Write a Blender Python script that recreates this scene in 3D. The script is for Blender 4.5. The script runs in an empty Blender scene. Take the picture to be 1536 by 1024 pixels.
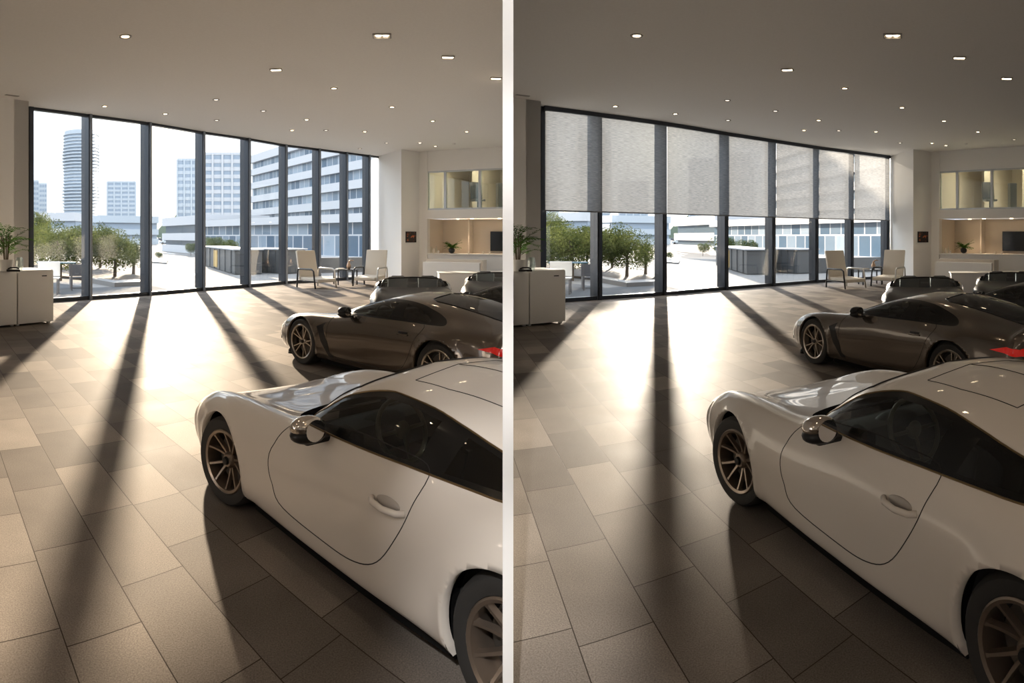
import bpy, bmesh, math, random
import numpy as np
from mathutils import Vector, Matrix
from mathutils.geometry import delaunay_2d_cdt
random.seed(7)
C = bpy.context.scene.collection
sc = bpy.context.scene
F, H0, EYE, CEIL = 900.0, 354.0, 2.04, 5.95
HALF_T = 0.0196                      # half thickness of the dividing wall
NEAR_END = 2.2

# ------------------------------------------------------------------ camera, sky, suns, exposure
cam = bpy.data.cameras.new('camera')
cam.type = 'PANO'
cam.panorama_type = 'CENTRAL_CYLINDRICAL'
cam.central_cylindrical_range_u_min = -768.0 / F
cam.central_cylindrical_range_u_max = 768.0 / F
cam.central_cylindrical_range_v_min = -(1024.0 - H0) / F
cam.central_cylindrical_range_v_max = H0 / F
cam.central_cylindrical_radius = 1.0
cam.lens = F / 1536 * 36
cam.clip_end = 2000
cam_ob = bpy.data.objects.new('camera', cam)
C.objects.link(cam_ob)
cam_ob.location = (0, 0, EYE)
cam_ob.rotation_euler = (math.pi / 2, 0, 0)
sc.camera = cam_ob
sc.view_settings.view_transform = 'Standard'
sc.view_settings.look = 'None'
sc.view_settings.exposure = 1.18
sc.view_settings.gamma = 1.0
sc.view_settings.use_curve_mapping = False
try:
    sc.cycles.max_bounces = 10
    sc.cycles.transparent_max_bounces = 16
    sc.cycles.use_denoising = True
    sc.cycles.sample_clamp_indirect = 6.0
except Exception:
    pass

SUN = {'L': ((240 - 768) / F, math.radians(17.8), 8.6, (1.0, 0.80, 0.60), 1.1),
       'R': ((990 - 768) / F, math.radians(9.3), 7.2, (1.0, 0.84, 0.68), 1.2)}
SUNDIR = {}
for k, (az, el, st, col, ang) in SUN.items():
    d = Vector((math.sin(az) * math.cos(el), math.cos(az) * math.cos(el), math.sin(el)))
    SUNDIR[k] = d
    L = bpy.data.lights.new('sun', 'SUN')
    L.energy = st; L.color = col; L.angle = math.radians(ang)
    o = bpy.data.objects.new('sun', L); C.objects.link(o)
    o.location = d * 60
    o.rotation_euler = d.to_track_quat('Z', 'Y').to_euler()

def nod(nt, typ, **kw):
    n = nt.nodes.new(typ)
    for k, v in kw.items():
        setattr(n, k, v)
    return n

w = bpy.data.worlds.new('sky'); sc.world = w
w.use_nodes = True
nt = w.node_tree
nt.nodes.clear()
out = nod(nt, 'ShaderNodeOutputWorld'); bg = nod(nt, 'ShaderNodeBackground')
tc = nod(nt, 'ShaderNodeTexCoord')
sep = nod(nt, 'ShaderNodeSeparateXYZ'); nt.links.new(tc.outputs['Generated'], sep.inputs[0])
cr = nod(nt, 'ShaderNodeValToRGB')
nt.links.new(sep.outputs['Z'], cr.inputs[0])
e = cr.color_ramp.elements
e[0].position = 0.0; e[0].color = (0.70, 0.74, 0.78, 1)
e[1].position = 1.0; e[1].color = (1.6, 1.9, 2.4, 1)
x = cr.color_ramp.elements.new(0.10); x.color = (0.62, 0.71, 0.82, 1)
x = cr.color_ramp.elements.new(0.20); x.color = (0.75, 0.84, 0.95, 1)
x = cr.color_ramp.elements.new(0.30); x.color = (2.3, 2.45, 2.65, 1)
last = cr.outputs[0]
nz = nod(nt, 'ShaderNodeTexNoise'); nz.inputs['Scale'].default_value = 3.0; nz.inputs['Detail'].default_value = 5.0
mp = nod(nt, 'ShaderNodeMapping'); mp.inputs['Scale'].default_value = (1, 1, 5)
nt.links.new(tc.outputs['Generated'], mp.inputs[0]); nt.links.new(mp.outputs[0], nz.inputs['Vector'])
rr = nod(nt, 'ShaderNodeMapRange'); rr.inputs[1].default_value = 0.5; rr.inputs[2].default_value = 0.75; rr.inputs[4].default_value = 0.5
nt.links.new(nz.outputs['Fac'], rr.inputs[0])
mc = nod(nt, 'ShaderNodeMixRGB'); nt.links.new(rr.outputs[0], mc.inputs[0]); nt.links.new(last, mc.inputs[1]); mc.inputs[2].default_value = (0.95, 0.95, 0.95, 1); rr.inputs[4].default_value = 0.35
last = mc.outputs[0]
for k in 'LR':
    az, el = SUN[k][0], math.radians(8.5)
    d = Vector((math.sin(az) * math.cos(el), math.cos(az) * math.cos(el), math.sin(el)))
    dp = nod(nt, 'ShaderNodeVectorMath', operation='DOT_PRODUCT')
    nt.links.new(tc.outputs['Generated'], dp.inputs[0]); dp.inputs[1].default_value = d
    mx = nod(nt, 'ShaderNodeMath', operation='MAXIMUM'); nt.links.new(dp.outputs['Value'], mx.inputs[0]); mx.inputs[1].default_value = 0
    for pw, colr in ((60, (0.55, 0.48, 0.38)), (700, (1.6, 1.35, 0.9))):
        pp = nod(nt, 'ShaderNodeMath', operation='POWER'); nt.links.new(mx.outputs[0], pp.inputs[0]); pp.inputs[1].default_value = pw
        cc = nod(nt, 'ShaderNodeMixRGB', blend_type='ADD')
        nt.links.new(pp.outputs[0], cc.inputs[0]); nt.links.new(last, cc.inputs[1]); cc.inputs[2].default_value = (*colr, 1)
        last = cc.outputs[0]
nt.links.new(last, bg.inputs['Color']); bg.inputs['Strength'].default_value = 0.80
nt.links.new(bg.outputs[0], out.inputs[0])

# ------------------------------------------------------------------ rooms
OFF = {'L': 0.0, 'R': 768.0}
ROT = {k: -((377 + OFF[k] - 768) / F) for k in OFF}      # room frame to world, about the z axis
def P(x, d, z=None):
    """room frame: bearing of column x in its panel at distance d"""
    a = (x - 377.0) / F
    return (d * math.sin(a), d * math.cos(a)) if z is None else (d * math.sin(a), d * math.cos(a), z)
def G(x, y):                                              # floor point seen at x, y
    return P(x, EYE * F / (y - H0))
def CL(x, y):                                             # ceiling point seen at x, y
    return P(x, (CEIL - EYE) * F / (H0 - y))
DIVAZ = {'L': (762 - 377) / F, 'R': (762 - 768 - 377) / F}
def clip_plane(room):
    a = DIVAZ[room]
    n = Vector((math.cos(a), -math.sin(a), 0))
    if room == 'L':
        return n * (-HALF_T), n                           # drop what lies beyond, towards the wall
    return n * HALF_T, -n

# ------------------------------------------------------------------ materials
def mat(name, col, rough=0.5, metal=0.0, spec=0.5, emit=None, es=0.0, coat=0.0, noise=None, bump=None, trans=0.0):
    m = bpy.data.materials.new(name); m.use_nodes = True
    nt = m.node_tree; b = nt.nodes['Principled BSDF']
    b.inputs['Base Color'].default_value = (*col, 1)
    b.inputs['Roughness'].default_value = rough
    b.inputs['Metallic'].default_value = metal
    b.inputs['Specular IOR Level'].default_value = spec
    b.inputs['Coat Weight'].default_value = coat
    b.inputs['Coat Roughness'].default_value = 0.04
    b.inputs['Transmission Weight'].default_value = trans
    if emit:
        b.inputs['Emission Color'].default_value = (*emit, 1); b.inputs['Emission Strength'].default_value = es
    if noise or bump:
        tcn = nod(nt, 'ShaderNodeTexCoord')
    if noise:
        sc_, amt = noise
        n = nod(nt, 'ShaderNodeTexNoise'); n.inputs['Scale'].default_value = sc_; n.inputs['Detail'].default_value = 4
        nt.links.new(tcn.outputs['Object'], n.inputs['Vector'])
        mr = nod(nt, 'ShaderNodeMapRange'); mr.inputs[3].default_value = 1 - amt; mr.inputs[4].default_value = 1 + amt
        nt.links.new(n.outputs['Fac'], mr.inputs[0])
        mu = nod(nt, 'ShaderNodeVectorMath', operation='SCALE'); mu.inputs[0].default_value = col
        nt.links.new(mr.outputs[0], mu.inputs['Scale']); nt.links.new(mu.outputs[0], b.inputs['Base Color'])
    if bump:
        sc_, st = bump
        n = nod(nt, 'ShaderNodeTexNoise'); n.inputs['Scale'].default_value = sc_; n.inputs['Detail'].default_value = 3
        nt.links.new(tcn.outputs['Object'], n.inputs['Vector'])
        bp = nod(nt, 'ShaderNodeBump'); bp.inputs['Strength'].default_value = st; bp.inputs['Distance'].default_value = 0.01
        nt.links.new(n.outputs['Fac'], bp.inputs['Height']); nt.links.new(bp.outputs[0], b.inputs['Normal'])
    return m

def glassmat(name, tint, refl=0.08, rough=0.0):
    m = bpy.data.materials.new(name); m.use_nodes = True
    nt = m.node_tree; nt.nodes.clear()
    o = nod(nt, 'ShaderNodeOutputMaterial'); mx = nod(nt, 'ShaderNodeMixShader')
    t = nod(nt, 'ShaderNodeBsdfTransparent'); t.inputs[0].default_value = (*tint, 1)
    g = nod(nt, 'ShaderNodeBsdfGlossy'); g.inputs['Roughness'].default_value = rough
    lw = nod(nt, 'ShaderNodeLayerWeight'); lw.inputs[0].default_value = 0.5
    pw = nod(nt, 'ShaderNodeMath', operation='POWER'); pw.inputs[1].default_value = 5.0
    nt.links.new(lw.outputs['Facing'], pw.inputs[0])
    ma = nod(nt, 'ShaderNodeMath', operation='MULTIPLY_ADD'); ma.inputs[1].default_value = 0.75; ma.inputs[2].default_value = refl
    ma.use_clamp = True
    nt.links.new(pw.outputs[0], ma.inputs[0]); nt.links.new(ma.outputs[0], mx.inputs[0])
    nt.links.new(t.outputs[0], mx.inputs[1]); nt.links.new(g.outputs[0], mx.inputs[2]); nt.links.new(mx.outputs[0], o.inputs[0])
    return m

def floormat():
    m = bpy.data.materials.new('stone_tile'); m.use_nodes = True
    nt = m.node_tree; b = nt.nodes['Principled BSDF']; ln = nt.links.new
    t = nod(nt, 'ShaderNodeTexCoord')
    # tile frame: long axis u, cross axis v (slightly skewed laying pattern)
    a1, a2 = math.radians(121), math.radians(41)
    U, V = Vector((math.cos(a1), math.sin(a1), 0)), Vector((math.cos(a2), math.sin(a2), 0))
    det = U.x * V.y - U.y * V.x
    du = nod(nt, 'ShaderNodeVectorMath', operation='DOT_PRODUCT'); du.inputs[1].default_value = (V.y / det, -V.x / det, 0)
    dv = nod(nt, 'ShaderNodeVectorMath', operation='DOT_PRODUCT'); dv.inputs[1].default_value = (-U.y / det, U.x / det, 0)
    ln(t.outputs['Object'], du.inputs[0]); ln(t.outputs['Object'], dv.inputs[0])
    cb = nod(nt, 'ShaderNodeCombineXYZ')
    au = nod(nt, 'ShaderNodeMath', operation='ADD'); au.inputs[1].default_value = 40.13
    av = nod(nt, 'ShaderNodeMath', operation='ADD'); av.inputs[1].default_value = 42.30
    ln(du.outputs['Value'], au.inputs[0]); ln(dv.outputs['Value'], av.inputs[0])
    ln(au.outputs[0], cb.inputs[0]); ln(av.outputs[0], cb.inputs[1])
    br = nod(nt, 'ShaderNodeTexBrick'); ln(cb.outputs[0], br.inputs['Vector'])
    br.offset = 0.36; br.offset_frequency = 2; br.squash = 0.72; br.squash_frequency = 3
    br.inputs['Scale'].default_value = 1.0
    br.inputs['Brick Width'].default_value = 0.92; br.inputs['Row Height'].default_value = 0.43
    br.inputs['Mortar Size'].default_value = 0.0035; br.inputs['Mortar Smooth'].default_value = 0.2
    br.inputs['Bias'].default_value = 0.0
    br.inputs['Color1'].default_value = (0.0, 0.0, 0.0, 1); br.inputs['Color2'].default_value = (1, 1, 1, 1)
    br.inputs['Mortar'].default_value = (0.5, 0.5, 0.5, 1)
    cr = nod(nt, 'ShaderNodeValToRGB'); ln(br.outputs['Color'], cr.inputs[0])
    cr.color_ramp.elements[0].color = (0.115, 0.101, 0.090, 1); cr.color_ramp.elements[1].color = (0.250, 0.218, 0.190, 1)
    n1 = nod(nt, 'ShaderNodeTexNoise'); n1.inputs['Scale'].default_value = 120; n1.inputs['Detail'].default_value = 4
    n2 = nod(nt, 'ShaderNodeTexNoise'); n2.inputs['Scale'].default_value = 1.3; n2.inputs['Detail'].default_value = 4
    ln(t.outputs['Object'], n1.inputs['Vector']); ln(t.outputs['Object'], n2.inputs['Vector'])
    m1 = nod(nt, 'ShaderNodeMapRange'); m1.inputs[1].default_value = 0.3; m1.inputs[2].default_value = 0.7; m1.inputs[3].default_value = 0.72; m1.inputs[4].default_value = 1.28
    m2 = nod(nt, 'ShaderNodeMapRange'); m2.inputs[1].default_value = 0.3; m2.inputs[2].default_value = 0.7; m2.inputs[3].default_value = 0.85; m2.inputs[4].default_value = 1.15
    ln(n1.outputs['Fac'], m1.inputs[0]); ln(n2.outputs['Fac'], m2.inputs[0])
    mm = nod(nt, 'ShaderNodeMath', operation='MULTIPLY'); ln(m1.outputs[0], mm.inputs[0]); ln(m2.outputs[0], mm.inputs[1])
    sc_ = nod(nt, 'ShaderNodeVectorMath', operation='SCALE'); ln(cr.outputs[0], sc_.inputs[0]); ln(mm.outputs[0], sc_.inputs['Scale'])
    gr = nod(nt, 'ShaderNodeMixRGB'); ln(br.outputs['Fac'], gr.inputs[0]); ln(sc_.outputs[0], gr.inputs[1]); gr.inputs[2].default_value = (0.05, 0.04, 0.033, 1)
    ln(gr.outputs[0], b.inputs['Base Color'])
    b.inputs['Roughness'].default_value = 0.46
    b.inputs['Specular IOR Level'].default_value = 0.006
    rg = nod(nt, 'ShaderNodeMapRange'); rg.inputs[3].default_value = 0.46; rg.inputs[4].default_value = 0.60
    ln(n2.outputs['Fac'], rg.inputs[0]); ln(rg.outputs[0], b.inputs['Roughness'])
    bp = nod(nt, 'ShaderNodeBump'); bp.inputs['Strength'].default_value = 0.25; bp.inputs['Distance'].default_value = 0.004
    iv = nod(nt, 'ShaderNodeMath', operation='SUBTRACT'); ln(n1.outputs['Fac'], iv.inputs[0]); ln(br.outputs['Fac'], iv.inputs[1])
    ln(iv.outputs[0], bp.inputs['Height']); ln(bp.outputs[0], b.inputs['Normal'])
    return m

def fabricmat():
    m = bpy.data.materials.new('shade_fabric'); m.use_nodes = True
    nt = m.node_tree; nt.nodes.clear(); ln = nt.links.new
    o = nod(nt, 'ShaderNodeOutputMaterial')
    t = nod(nt, 'ShaderNodeTexCoord')
    mpn = nod(nt, 'ShaderNodeMapping'); mpn.inputs['Scale'].default_value = (6, 6, 160)
    n = nod(nt, 'ShaderNodeTexNoise'); n.inputs['Scale'].default_value = 1.0; n.inputs['Detail'].default_value = 3
    ln(t.outputs['Object'], mpn.inputs[0]); ln(mpn.outputs[0], n.inputs['Vector'])
    cr = nod(nt, 'ShaderNodeValToRGB'); ln(n.outputs['Fac'], cr.inputs[0])
    cr.color_ramp.elements[0].position = .35; cr.color_ramp.elements[1].position = .65
    cr.color_ramp.elements[0].color = (0.125, 0.133, 0.142, 1); cr.color_ramp.elements[1].color = (0.225, 0.235, 0.25, 1)
    d = nod(nt, 'ShaderNodeBsdfDiffuse'); tr = nod(nt, 'ShaderNodeBsdfTranslucent'); tp = nod(nt, 'ShaderNodeBsdfTransparent')
    ln(cr.outputs[0], d.inputs[0]); ln(cr.outputs[0], tr.inputs[0])
    tp.inputs[0].default_value = (0.9, 0.95, 1.0, 1)
    a = nod(nt, 'ShaderNodeMixShader'); a.inputs[0].default_value = 0.55; ln(d.outputs[0], a.inputs[1]); ln(tr.outputs[0], a.inputs[2])
    c = nod(nt, 'ShaderNodeMixShader'); c.inputs[0].default_value = 0.045; ln(a.outputs[0], c.inputs[1]); ln(tp.outputs[0], c.inputs[2])
    ln(c.outputs[0], o.inputs[0])
    return m

def leafmat(name, c1, c2, tr=0.35):
    m = bpy.data.materials.new(name); m.use_nodes = True
    nt = m.node_tree; nt.nodes.clear(); ln = nt.links.new
    o = nod(nt, 'ShaderNodeOutputMaterial'); t = nod(nt, 'ShaderNodeTexCoord')
    n = nod(nt, 'ShaderNodeTexNoise'); n.inputs['Scale'].default_value = 1.7; n.inputs['Detail'].default_value = 3
    ln(t.outputs['Object'], n.inputs['Vector'])
    cr = nod(nt, 'ShaderNodeValToRGB'); ln(n.outputs['Fac'], cr.inputs[0])
    cr.color_ramp.elements[0].position = .38; cr.color_ramp.elements[1].position = .62
    cr.color_ramp.elements[0].color = (*c1, 1); cr.color_ramp.elements[1].color = (*c2, 1)
    d = nod(nt, 'ShaderNodeBsdfDiffuse'); t2 = nod(nt, 'ShaderNodeBsdfTranslucent')
    ln(cr.outputs[0], d.inputs[0]); ln(cr.outputs[0], t2.inputs[0])
    a = nod(nt, 'ShaderNodeMixShader'); a.inputs[0].default_value = tr; ln(d.outputs[0], a.inputs[1]); ln(t2.outputs[0], a.inputs[2]); ln(a.outputs[0], o.inputs[0])
    return m

M = {}
M['floor'] = floormat()
M['ceiling'] = mat('ceiling_plaster', (0.84, 0.82, 0.79), 0.9, noise=(18, 0.05), bump=(60, 0.3))
M['wall'] = mat('white_wall', (0.78, 0.76, 0.73), 0.75, bump=(50, 0.08))
M['beige'] = mat('beige_wall', (0.62, 0.55, 0.47), 0.8, bump=(50, 0.08))
M['partition'] = mat('partition_white', (0.93, 0.93, 0.93), 0.6)
M['concrete'] = mat('sun_block_concrete', (0.5, 0.5, 0.5), 0.9, noise=(1, 0.1))  # for the added walls that block the suns
M['frame'] = mat('dark_window_frame', (0.045, 0.05, 0.06), 0.35, 0.6)
M['frame_face'] = mat('grey_window_fin', (0.24, 0.26, 0.29), 0.4, 0.5)
M['silver'] = mat('silver_frame', (0.5, 0.52, 0.53), 0.35, 0.8)
M['glass'] = glassmat('window_glass', (0.97, 0.985, 0.98), 0.045)
M['mezz_glass'] = glassmat('office_glass', (0.90, 0.97, 0.95), 0.06)
M['cabinet'] = mat('white_laminate', (0.74, 0.72, 0.68), 0.4)
M['gap'] = mat('dark_gap', (0.01, 0.01, 0.01), 0.8)
M['black'] = mat('black_plastic', (0.012, 0.012, 0.013), 0.35, spec=0.3)
M['blackmat'] = mat('black_matte', (0.01, 0.01, 0.01), 0.9, spec=0.0)
M['cream'] = mat('cream_sling', (0.72, 0.66, 0.57), 0.8, bump=(150, 0.15))
M['steel'] = mat('white_tube', (0.6, 0.58, 0.55), 0.35, 0.2)
M['blacktube'] = mat('black_tube', (0.012, 0.014, 0.018), 0.3)
M['fabric'] = fabricmat()
M['bar'] = mat('shade_bar', (0.16, 0.16, 0.165), 0.5, 0.3)
M['lens'] = mat('lamp_lens', (1, 0.9, 0.75), 0.5, emit=(1.0, 0.78, 0.50), es=9.0)
M['lensoff'] = mat('lamp_lens_dim', (1, 0.95, 0.9), 0.5, emit=(1.0, 0.85, 0.7), es=1.6)
M['trimw'] = mat('lamp_trim', (0.30, 0.28, 0.26), 0.4)
M['leaf'] = leafmat('tree_leaf', (0.04, 0.055, 0.016), (0.125, 0.135, 0.042))
M['leaf2'] = leafmat('shrub_leaf', (0.04, 0.06, 0.022), (0.10, 0.12, 0.045))
M['palm'] = leafmat('palm_leaf', (0.03, 0.08, 0.015), (0.10, 0.19, 0.04))
M['bark'] = mat('bark', (0.09, 0.065, 0.045), 0.9)
M['tablemetal'] = mat('grey_metal', (0.15, 0.15, 0.16), 0.4, 0.5)
M['screen'] = mat('tv_screen', (0.004, 0.004, 0.005), 0.12)
M['pot'] = mat('dark_pot', (0.02, 0.02, 0.022), 0.4)
M['potw'] = mat('white_pot', (0.7, 0.68, 0.64), 0.4)
M['clear'] = glassmat('clear_glass', (0.9, 0.94, 0.94), 0.12)

# ------------------------------------------------------------------ mesh collector
class MB:
    def __init__(s):
        s.v = []; s.f = []
    def add(s, verts, faces):
        n = len(s.v); s.v += [tuple(p) for p in verts]; s.f += [tuple(i + n for i in f) for f in faces]; return s
    def box(s, c, size, rz=0.0, bevel=0.0, rx=0.0, ry=0.0):
        bm = bmesh.new(); bmesh.ops.create_cube(bm, size=1)
        bmesh.ops.scale(bm, vec=size, verts=bm.verts)
        if bevel > 0:
            bmesh.ops.bevel(bm, geom=bm.edges[:], offset=bevel, segments=2, profile=0.6, affect='EDGES')
        mt = Matrix.Translation(c) @ Matrix.Rotation(rz, 4, 'Z') @ Matrix.Rotation(ry, 4, 'Y') @ Matrix.Rotation(rx, 4, 'X')
        bmesh.ops.transform(bm, matrix=mt, verts=bm.verts)
        bm.verts.index_update()
        s.add([v.co[:] for v in bm.verts], [[v.index for v in f.verts] for f in bm.faces]); bm.free(); return s
    def prism(s, pts, z0, z1):
        n = len(pts)
        a = sum(pts[i][0] * pts[(i + 1) % n][1] - pts[(i + 1) % n][0] * pts[i][1] for i in range(n))
        if a < 0: pts = pts[::-1]
        v = [(p[0], p[1], z0) for p in pts] + [(p[0], p[1], z1) for p in pts]
        f = [tuple(range(n))[::-1], tuple(range(n, 2 * n))] + [(i, (i + 1) % n, n + (i + 1) % n, n + i) for i in range(n)]
        return s.add(v, f)
    def slab(s, a, b, t, z0, z1, side=0.0):
        """upright slab from a to b, thickness t; side shifts it along its normal"""
        a = Vector(a[:2]); b = Vector(b[:2]); d = (b - a).normalized(); n = Vector((-d.y, d.x))
        a0, b0 = a + n * (side - t / 2), b + n * (side - t / 2); a1, b1 = a + n * (side + t / 2), b + n * (side + t / 2)
        return s.prism([a0[:], b0[:], b1[:], a1[:]], z0, z1)
    def lathe(s, prof, c=(0, 0, 0), seg=24, axis='Z', cap=True, mt=None):
        v = []; f = []; n = len(prof)
        for i in range(seg):
            a = 2 * math.pi * i / seg
            for r, z in prof:
                if axis == 'Z': q = (r * math.cos(a), r * math.sin(a), z)
                elif axis == 'Y': q = (r * math.cos(a), z, r * math.sin(a))
                else: q = (z, r * math.cos(a), r * math.sin(a))
                q = Vector(q)
                if mt: q = mt @ q
                v.append((q.x + c[0], q.y + c[1], q.z + c[2]))
        for i in range(seg):
            j = (i + 1) % seg
            for k in range(n - 1):
                f.append((i * n + k, j * n + k, j * n + k + 1, i * n + k + 1))
        if cap:
            f.append(tuple(i * n for i in range(seg))[::-1]); f.append(tuple(i * n + n - 1 for i in range(seg)))
        return s.add(v, f)
    def tube(s, pts, r, seg=8, closed=False, r2=None):
        pts = [Vector(p) for p in pts]; n = len(pts); v = []; f = []
        up = Vector((0, 0, 1)); prev = None
        for i, p in enumerate(pts):
            a = pts[(i - 1) % n] if (closed or i > 0) else p
            b = pts[(i + 1) % n] if (closed or i < n - 1) else p
            t = (b - a).normalized()
            if prev is None:
                x = t.cross(up)
                if x.length < 1e-3: x = t.cross(Vector((1, 0, 0)))
            else:
                x = prev - t * prev.dot(t)
            x.normalize(); y = t.cross(x); prev = x
            rr = r if r2 is None else r + (r2 - r) * i / (n - 1)
            for k in range(seg):
                an = 2 * math.pi * k / seg
                v.append(p + x * (rr * math.cos(an)) + y * (rr * math.sin(an)))
        m = n if closed else n - 1
        for i in range(m):
            j = (i + 1) % n
            for k in range(seg):
                l = (k + 1) % seg
                f.append((i * seg + k, i * seg + l, j * seg + l, j * seg + k))
        if not closed:
            f.append(tuple(range(seg))[::-1]); f.append(tuple((n - 1) * seg + k for k in range(seg)))
        return s.add([q[:] for q in v], f)
    def ball(s, c, r, sx=1, sy=1, sz=1, seg=16, ring=10, rz=0):
        v = []; f = []; mt = Matrix.Rotation(rz, 3, 'Z')
        for i in range(ring + 1):
            th = math.pi * i / ring
            for k in range(seg):
                a = 2 * math.pi * k / seg
                q = mt @ Vector((r * sx * math.sin(th) * math.cos(a), r * sy * math.sin(th) * math.sin(a), r * sz * math.cos(th)))
                v.append((q + Vector(c))[:])
        for i in range(ring):
            for k in range(seg):
                l = (k + 1) % seg
                f.append((i * seg + k, (i + 1) * seg + k, (i + 1) * seg + l, i * seg + l))
        return s.add(v, f)
    def build(s, name, m, parent=None, smooth=False, loc=None, rz=0.0):
        me = bpy.data.meshes.new(name); me.from_pydata(s.v, [], s.f); me.validate()
        if m: me.materials.append(m)
        if smooth:
            for p in me.polygons: p.use_smooth = True
            if smooth != 'all':
                try: me.set_sharp_from_angle(angle=math.radians(35))
                except Exception: pass
        o = bpy.data.objects.new(name, me); C.objects.link(o)
        if parent: o.parent = parent
        if loc: o.location = loc
        o.rotation_euler.z = rz
        return o

ROOTS = []                                               # (object, room): turned into place at the end
def tag(o, label, cat, group=None, kind=None):
    if label: o['label'] = label
    if cat: o['category'] = cat
    if group: o['group'] = group
    if kind: o['kind'] = kind
    return o
def empty(name, loc=(0, 0, 0), rz=0.0):
    o = bpy.data.objects.new(name, None); C.objects.link(o); o.location = loc; o.rotation_euler.z = rz
    o.empty_display_size = 0.1
    return o
def reg(o, room):
    ROOTS.append((o, room)); return o
def struct(o, room):
    o['kind'] = 'structure'; return reg(o, room)
def kids(o):
    return list(o.children)
def dup(o, parent=None):
    c = o.copy(); C.objects.link(c); c.parent = parent
    for ch in kids(o): dup(ch, c)
    return c
def clip_obj(o, room, base=Matrix.Identity(4)):
    """trim a mesh (and its children) where it meets the dividing wall"""
    mt = base @ o.matrix_basis
    if o.type == 'MESH':
        co, no = clip_plane(room)
        inv = mt.inverted()
        lco = inv @ co; lno = (mt.to_3x3().transposed() @ no).normalized()
        far = max(((v.co - lco).dot(lno) for v in o.data.vertices), default=-1)
        if far > 0:
            me = o.data.copy(); bm = bmesh.new(); bm.from_mesh(me)
            r = bmesh.ops.bisect_plane(bm, geom=bm.verts[:] + bm.edges[:] + bm.faces[:], plane_co=lco, plane_no=lno, clear_outer=True)
            if len(bm.verts) and len(bm.verts) < 200:
                ed = [g for g in r['geom_cut'] if isinstance(g, bmesh.types.BMEdge) and g.is_valid]
                try: bmesh.ops.holes_fill(bm, edges=ed, sides=0)
                except Exception: pass
            bm.to_mesh(me); bm.free(); o.data = me
            if len(me.polygons) == 0:
                for ch in kids(o): bpy.data.objects.remove(ch)
                bpy.data.objects.remove(o); return
    for ch in kids(o): clip_obj(ch, room, mt)

# ------------------------------------------------------------------ dividing wall
A0 = (762 - 768) / F
def W(az, d, off=0.0):
    return (d * math.sin(az) + off * math.cos(az), d * math.cos(az) - off * math.sin(az))
o = MB().prism([W(A0, NEAR_END, -HALF_T), W(A0, NEAR_END, HALF_T), W(A0, 34, HALF_T), W(A0, 34, -HALF_T)], 0, CEIL).build('wall_divider', M['partition'])
o['kind'] = 'structure'
o = MB().prism([W(A0, 34, -.15), W(A0, 34, .15), W(A0, 82, .15), W(A0, 82, -.15)], -.3, 13.5).build('wall_sun_block', M['concrete'])  # added outside wall, keeps each sun out of the other bay
o['kind'] = 'structure'
o = MB().prism([W(A0, 17.5, -HALF_T * .9), W(A0, 17.5, HALF_T * .9), W(A0, 34, HALF_T * .9), W(A0, 34, -HALF_T * .9)], CEIL + .3, 13.5).build('wall_sun_block_above', M['concrete'])  # added unseen wall over the roof, blocks the other bay's sun
o['kind'] = 'structure'
# added unseen spotlights that brighten the end of the dividing wall to white
def spot(loc, target, power, cone, blend=0.6, col=(1, 0.93, 0.85), size=0.05, name='fill_spot'):
    L = bpy.data.lights.new(name, 'SPOT'); L.energy = power; L.color = col; L.spot_size = cone; L.spot_blend = blend; L.shadow_soft_size = size
    o = bpy.data.objects.new(name, L); C.objects.link(o); o.location = loc
    o.rotation_euler = (Vector(loc) - Vector(target)).to_track_quat('Z', 'Y').to_euler()
    return o
# ------------------------------------------------------------------ cars
U0 = np.array([0, .12, .35, .65, .97, 1.35, 1.75, 2.2, 2.7, 3.1, 3.42, 3.8, 4.2, 4.45, 4.52])
ZC = [.44, .56, .66, .735, .79, .905, 1.115, 1.265, 1.29, 1.235, 1.155, 1.03, .885, .75, .60]
TAB = {  # y, z of ten section controls, sill to centre line
 0: ([.34, .56, .70, .77, .80, .82, .82, .82, .82, .83, .83, .80, .74, .62, .45], [.165]*9 + [.165, .17, .19, .24, .30, .36]),
 1: ([.38, .62, .77, .86, .885, .87, .865, .865, .87, .90, .92, .90, .84, .72, .52], [.195]*9 + [.195, .20, .22, .28, .34, .40]),
 2: ([.40, .66, .80, .88, .905, .885, .865, .86, .87, .905, .935, .915, .86, .75, .56], [.30, .32, .36, .42, .44, .38, .36, .36, .38, .42, .45, .45, .43, .42, .43]),
 3: ([.41, .67, .81, .885, .915, .90, .885, .885, .893, .925, .95, .92, .86, .76, .57], [.36, .42, .50, .60, .66, .62, .59, .59, .61, .68, .73, .70, .62, .55, .47]),
 4: ([.40, .64, .77, .845, .865, .86, .865, .87, .875, .90, .915, .88, .81, .70, .52], [.40, .50, .615, .73, .79, .80, .80, .805, .825, .85, .865, .825, .74, .63, .51]),
 5: ([.36, .56, .67, .745, .765, .775, .80, .81, .80, .79, .79, .76, .69, .58, .44], [.42, .56, .70, .83, .885, .89, .905, .915, .93, .945, .955, .905, .81, .69, .54]),
 6: ([.30, .45, .55, .61, .63, .655, .725, .735, .72, .69, .655, .60, .52, .45, .36], [.43, .56, .685, .79, .845, .895, 1.01, 1.07, 1.08, 1.06, 1.03, .955, .845, .72, .56]),
 7: ([.24, .34, .42, .46, .47, .54, .635, .635, .62, .575, .53, .47, .40, .34, .28], [.44, .56, .66, .735, .785, .885, 1.075, 1.20, 1.215, 1.17, 1.105, 1.0, .87, .735, .58]),
 8: ([.13, .18, .22, .24, .25, .30, .36, .38, .37, .34, .31, .27, .23, .19, .15], None),
 9: ([0]*15, ZC)}

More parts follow.
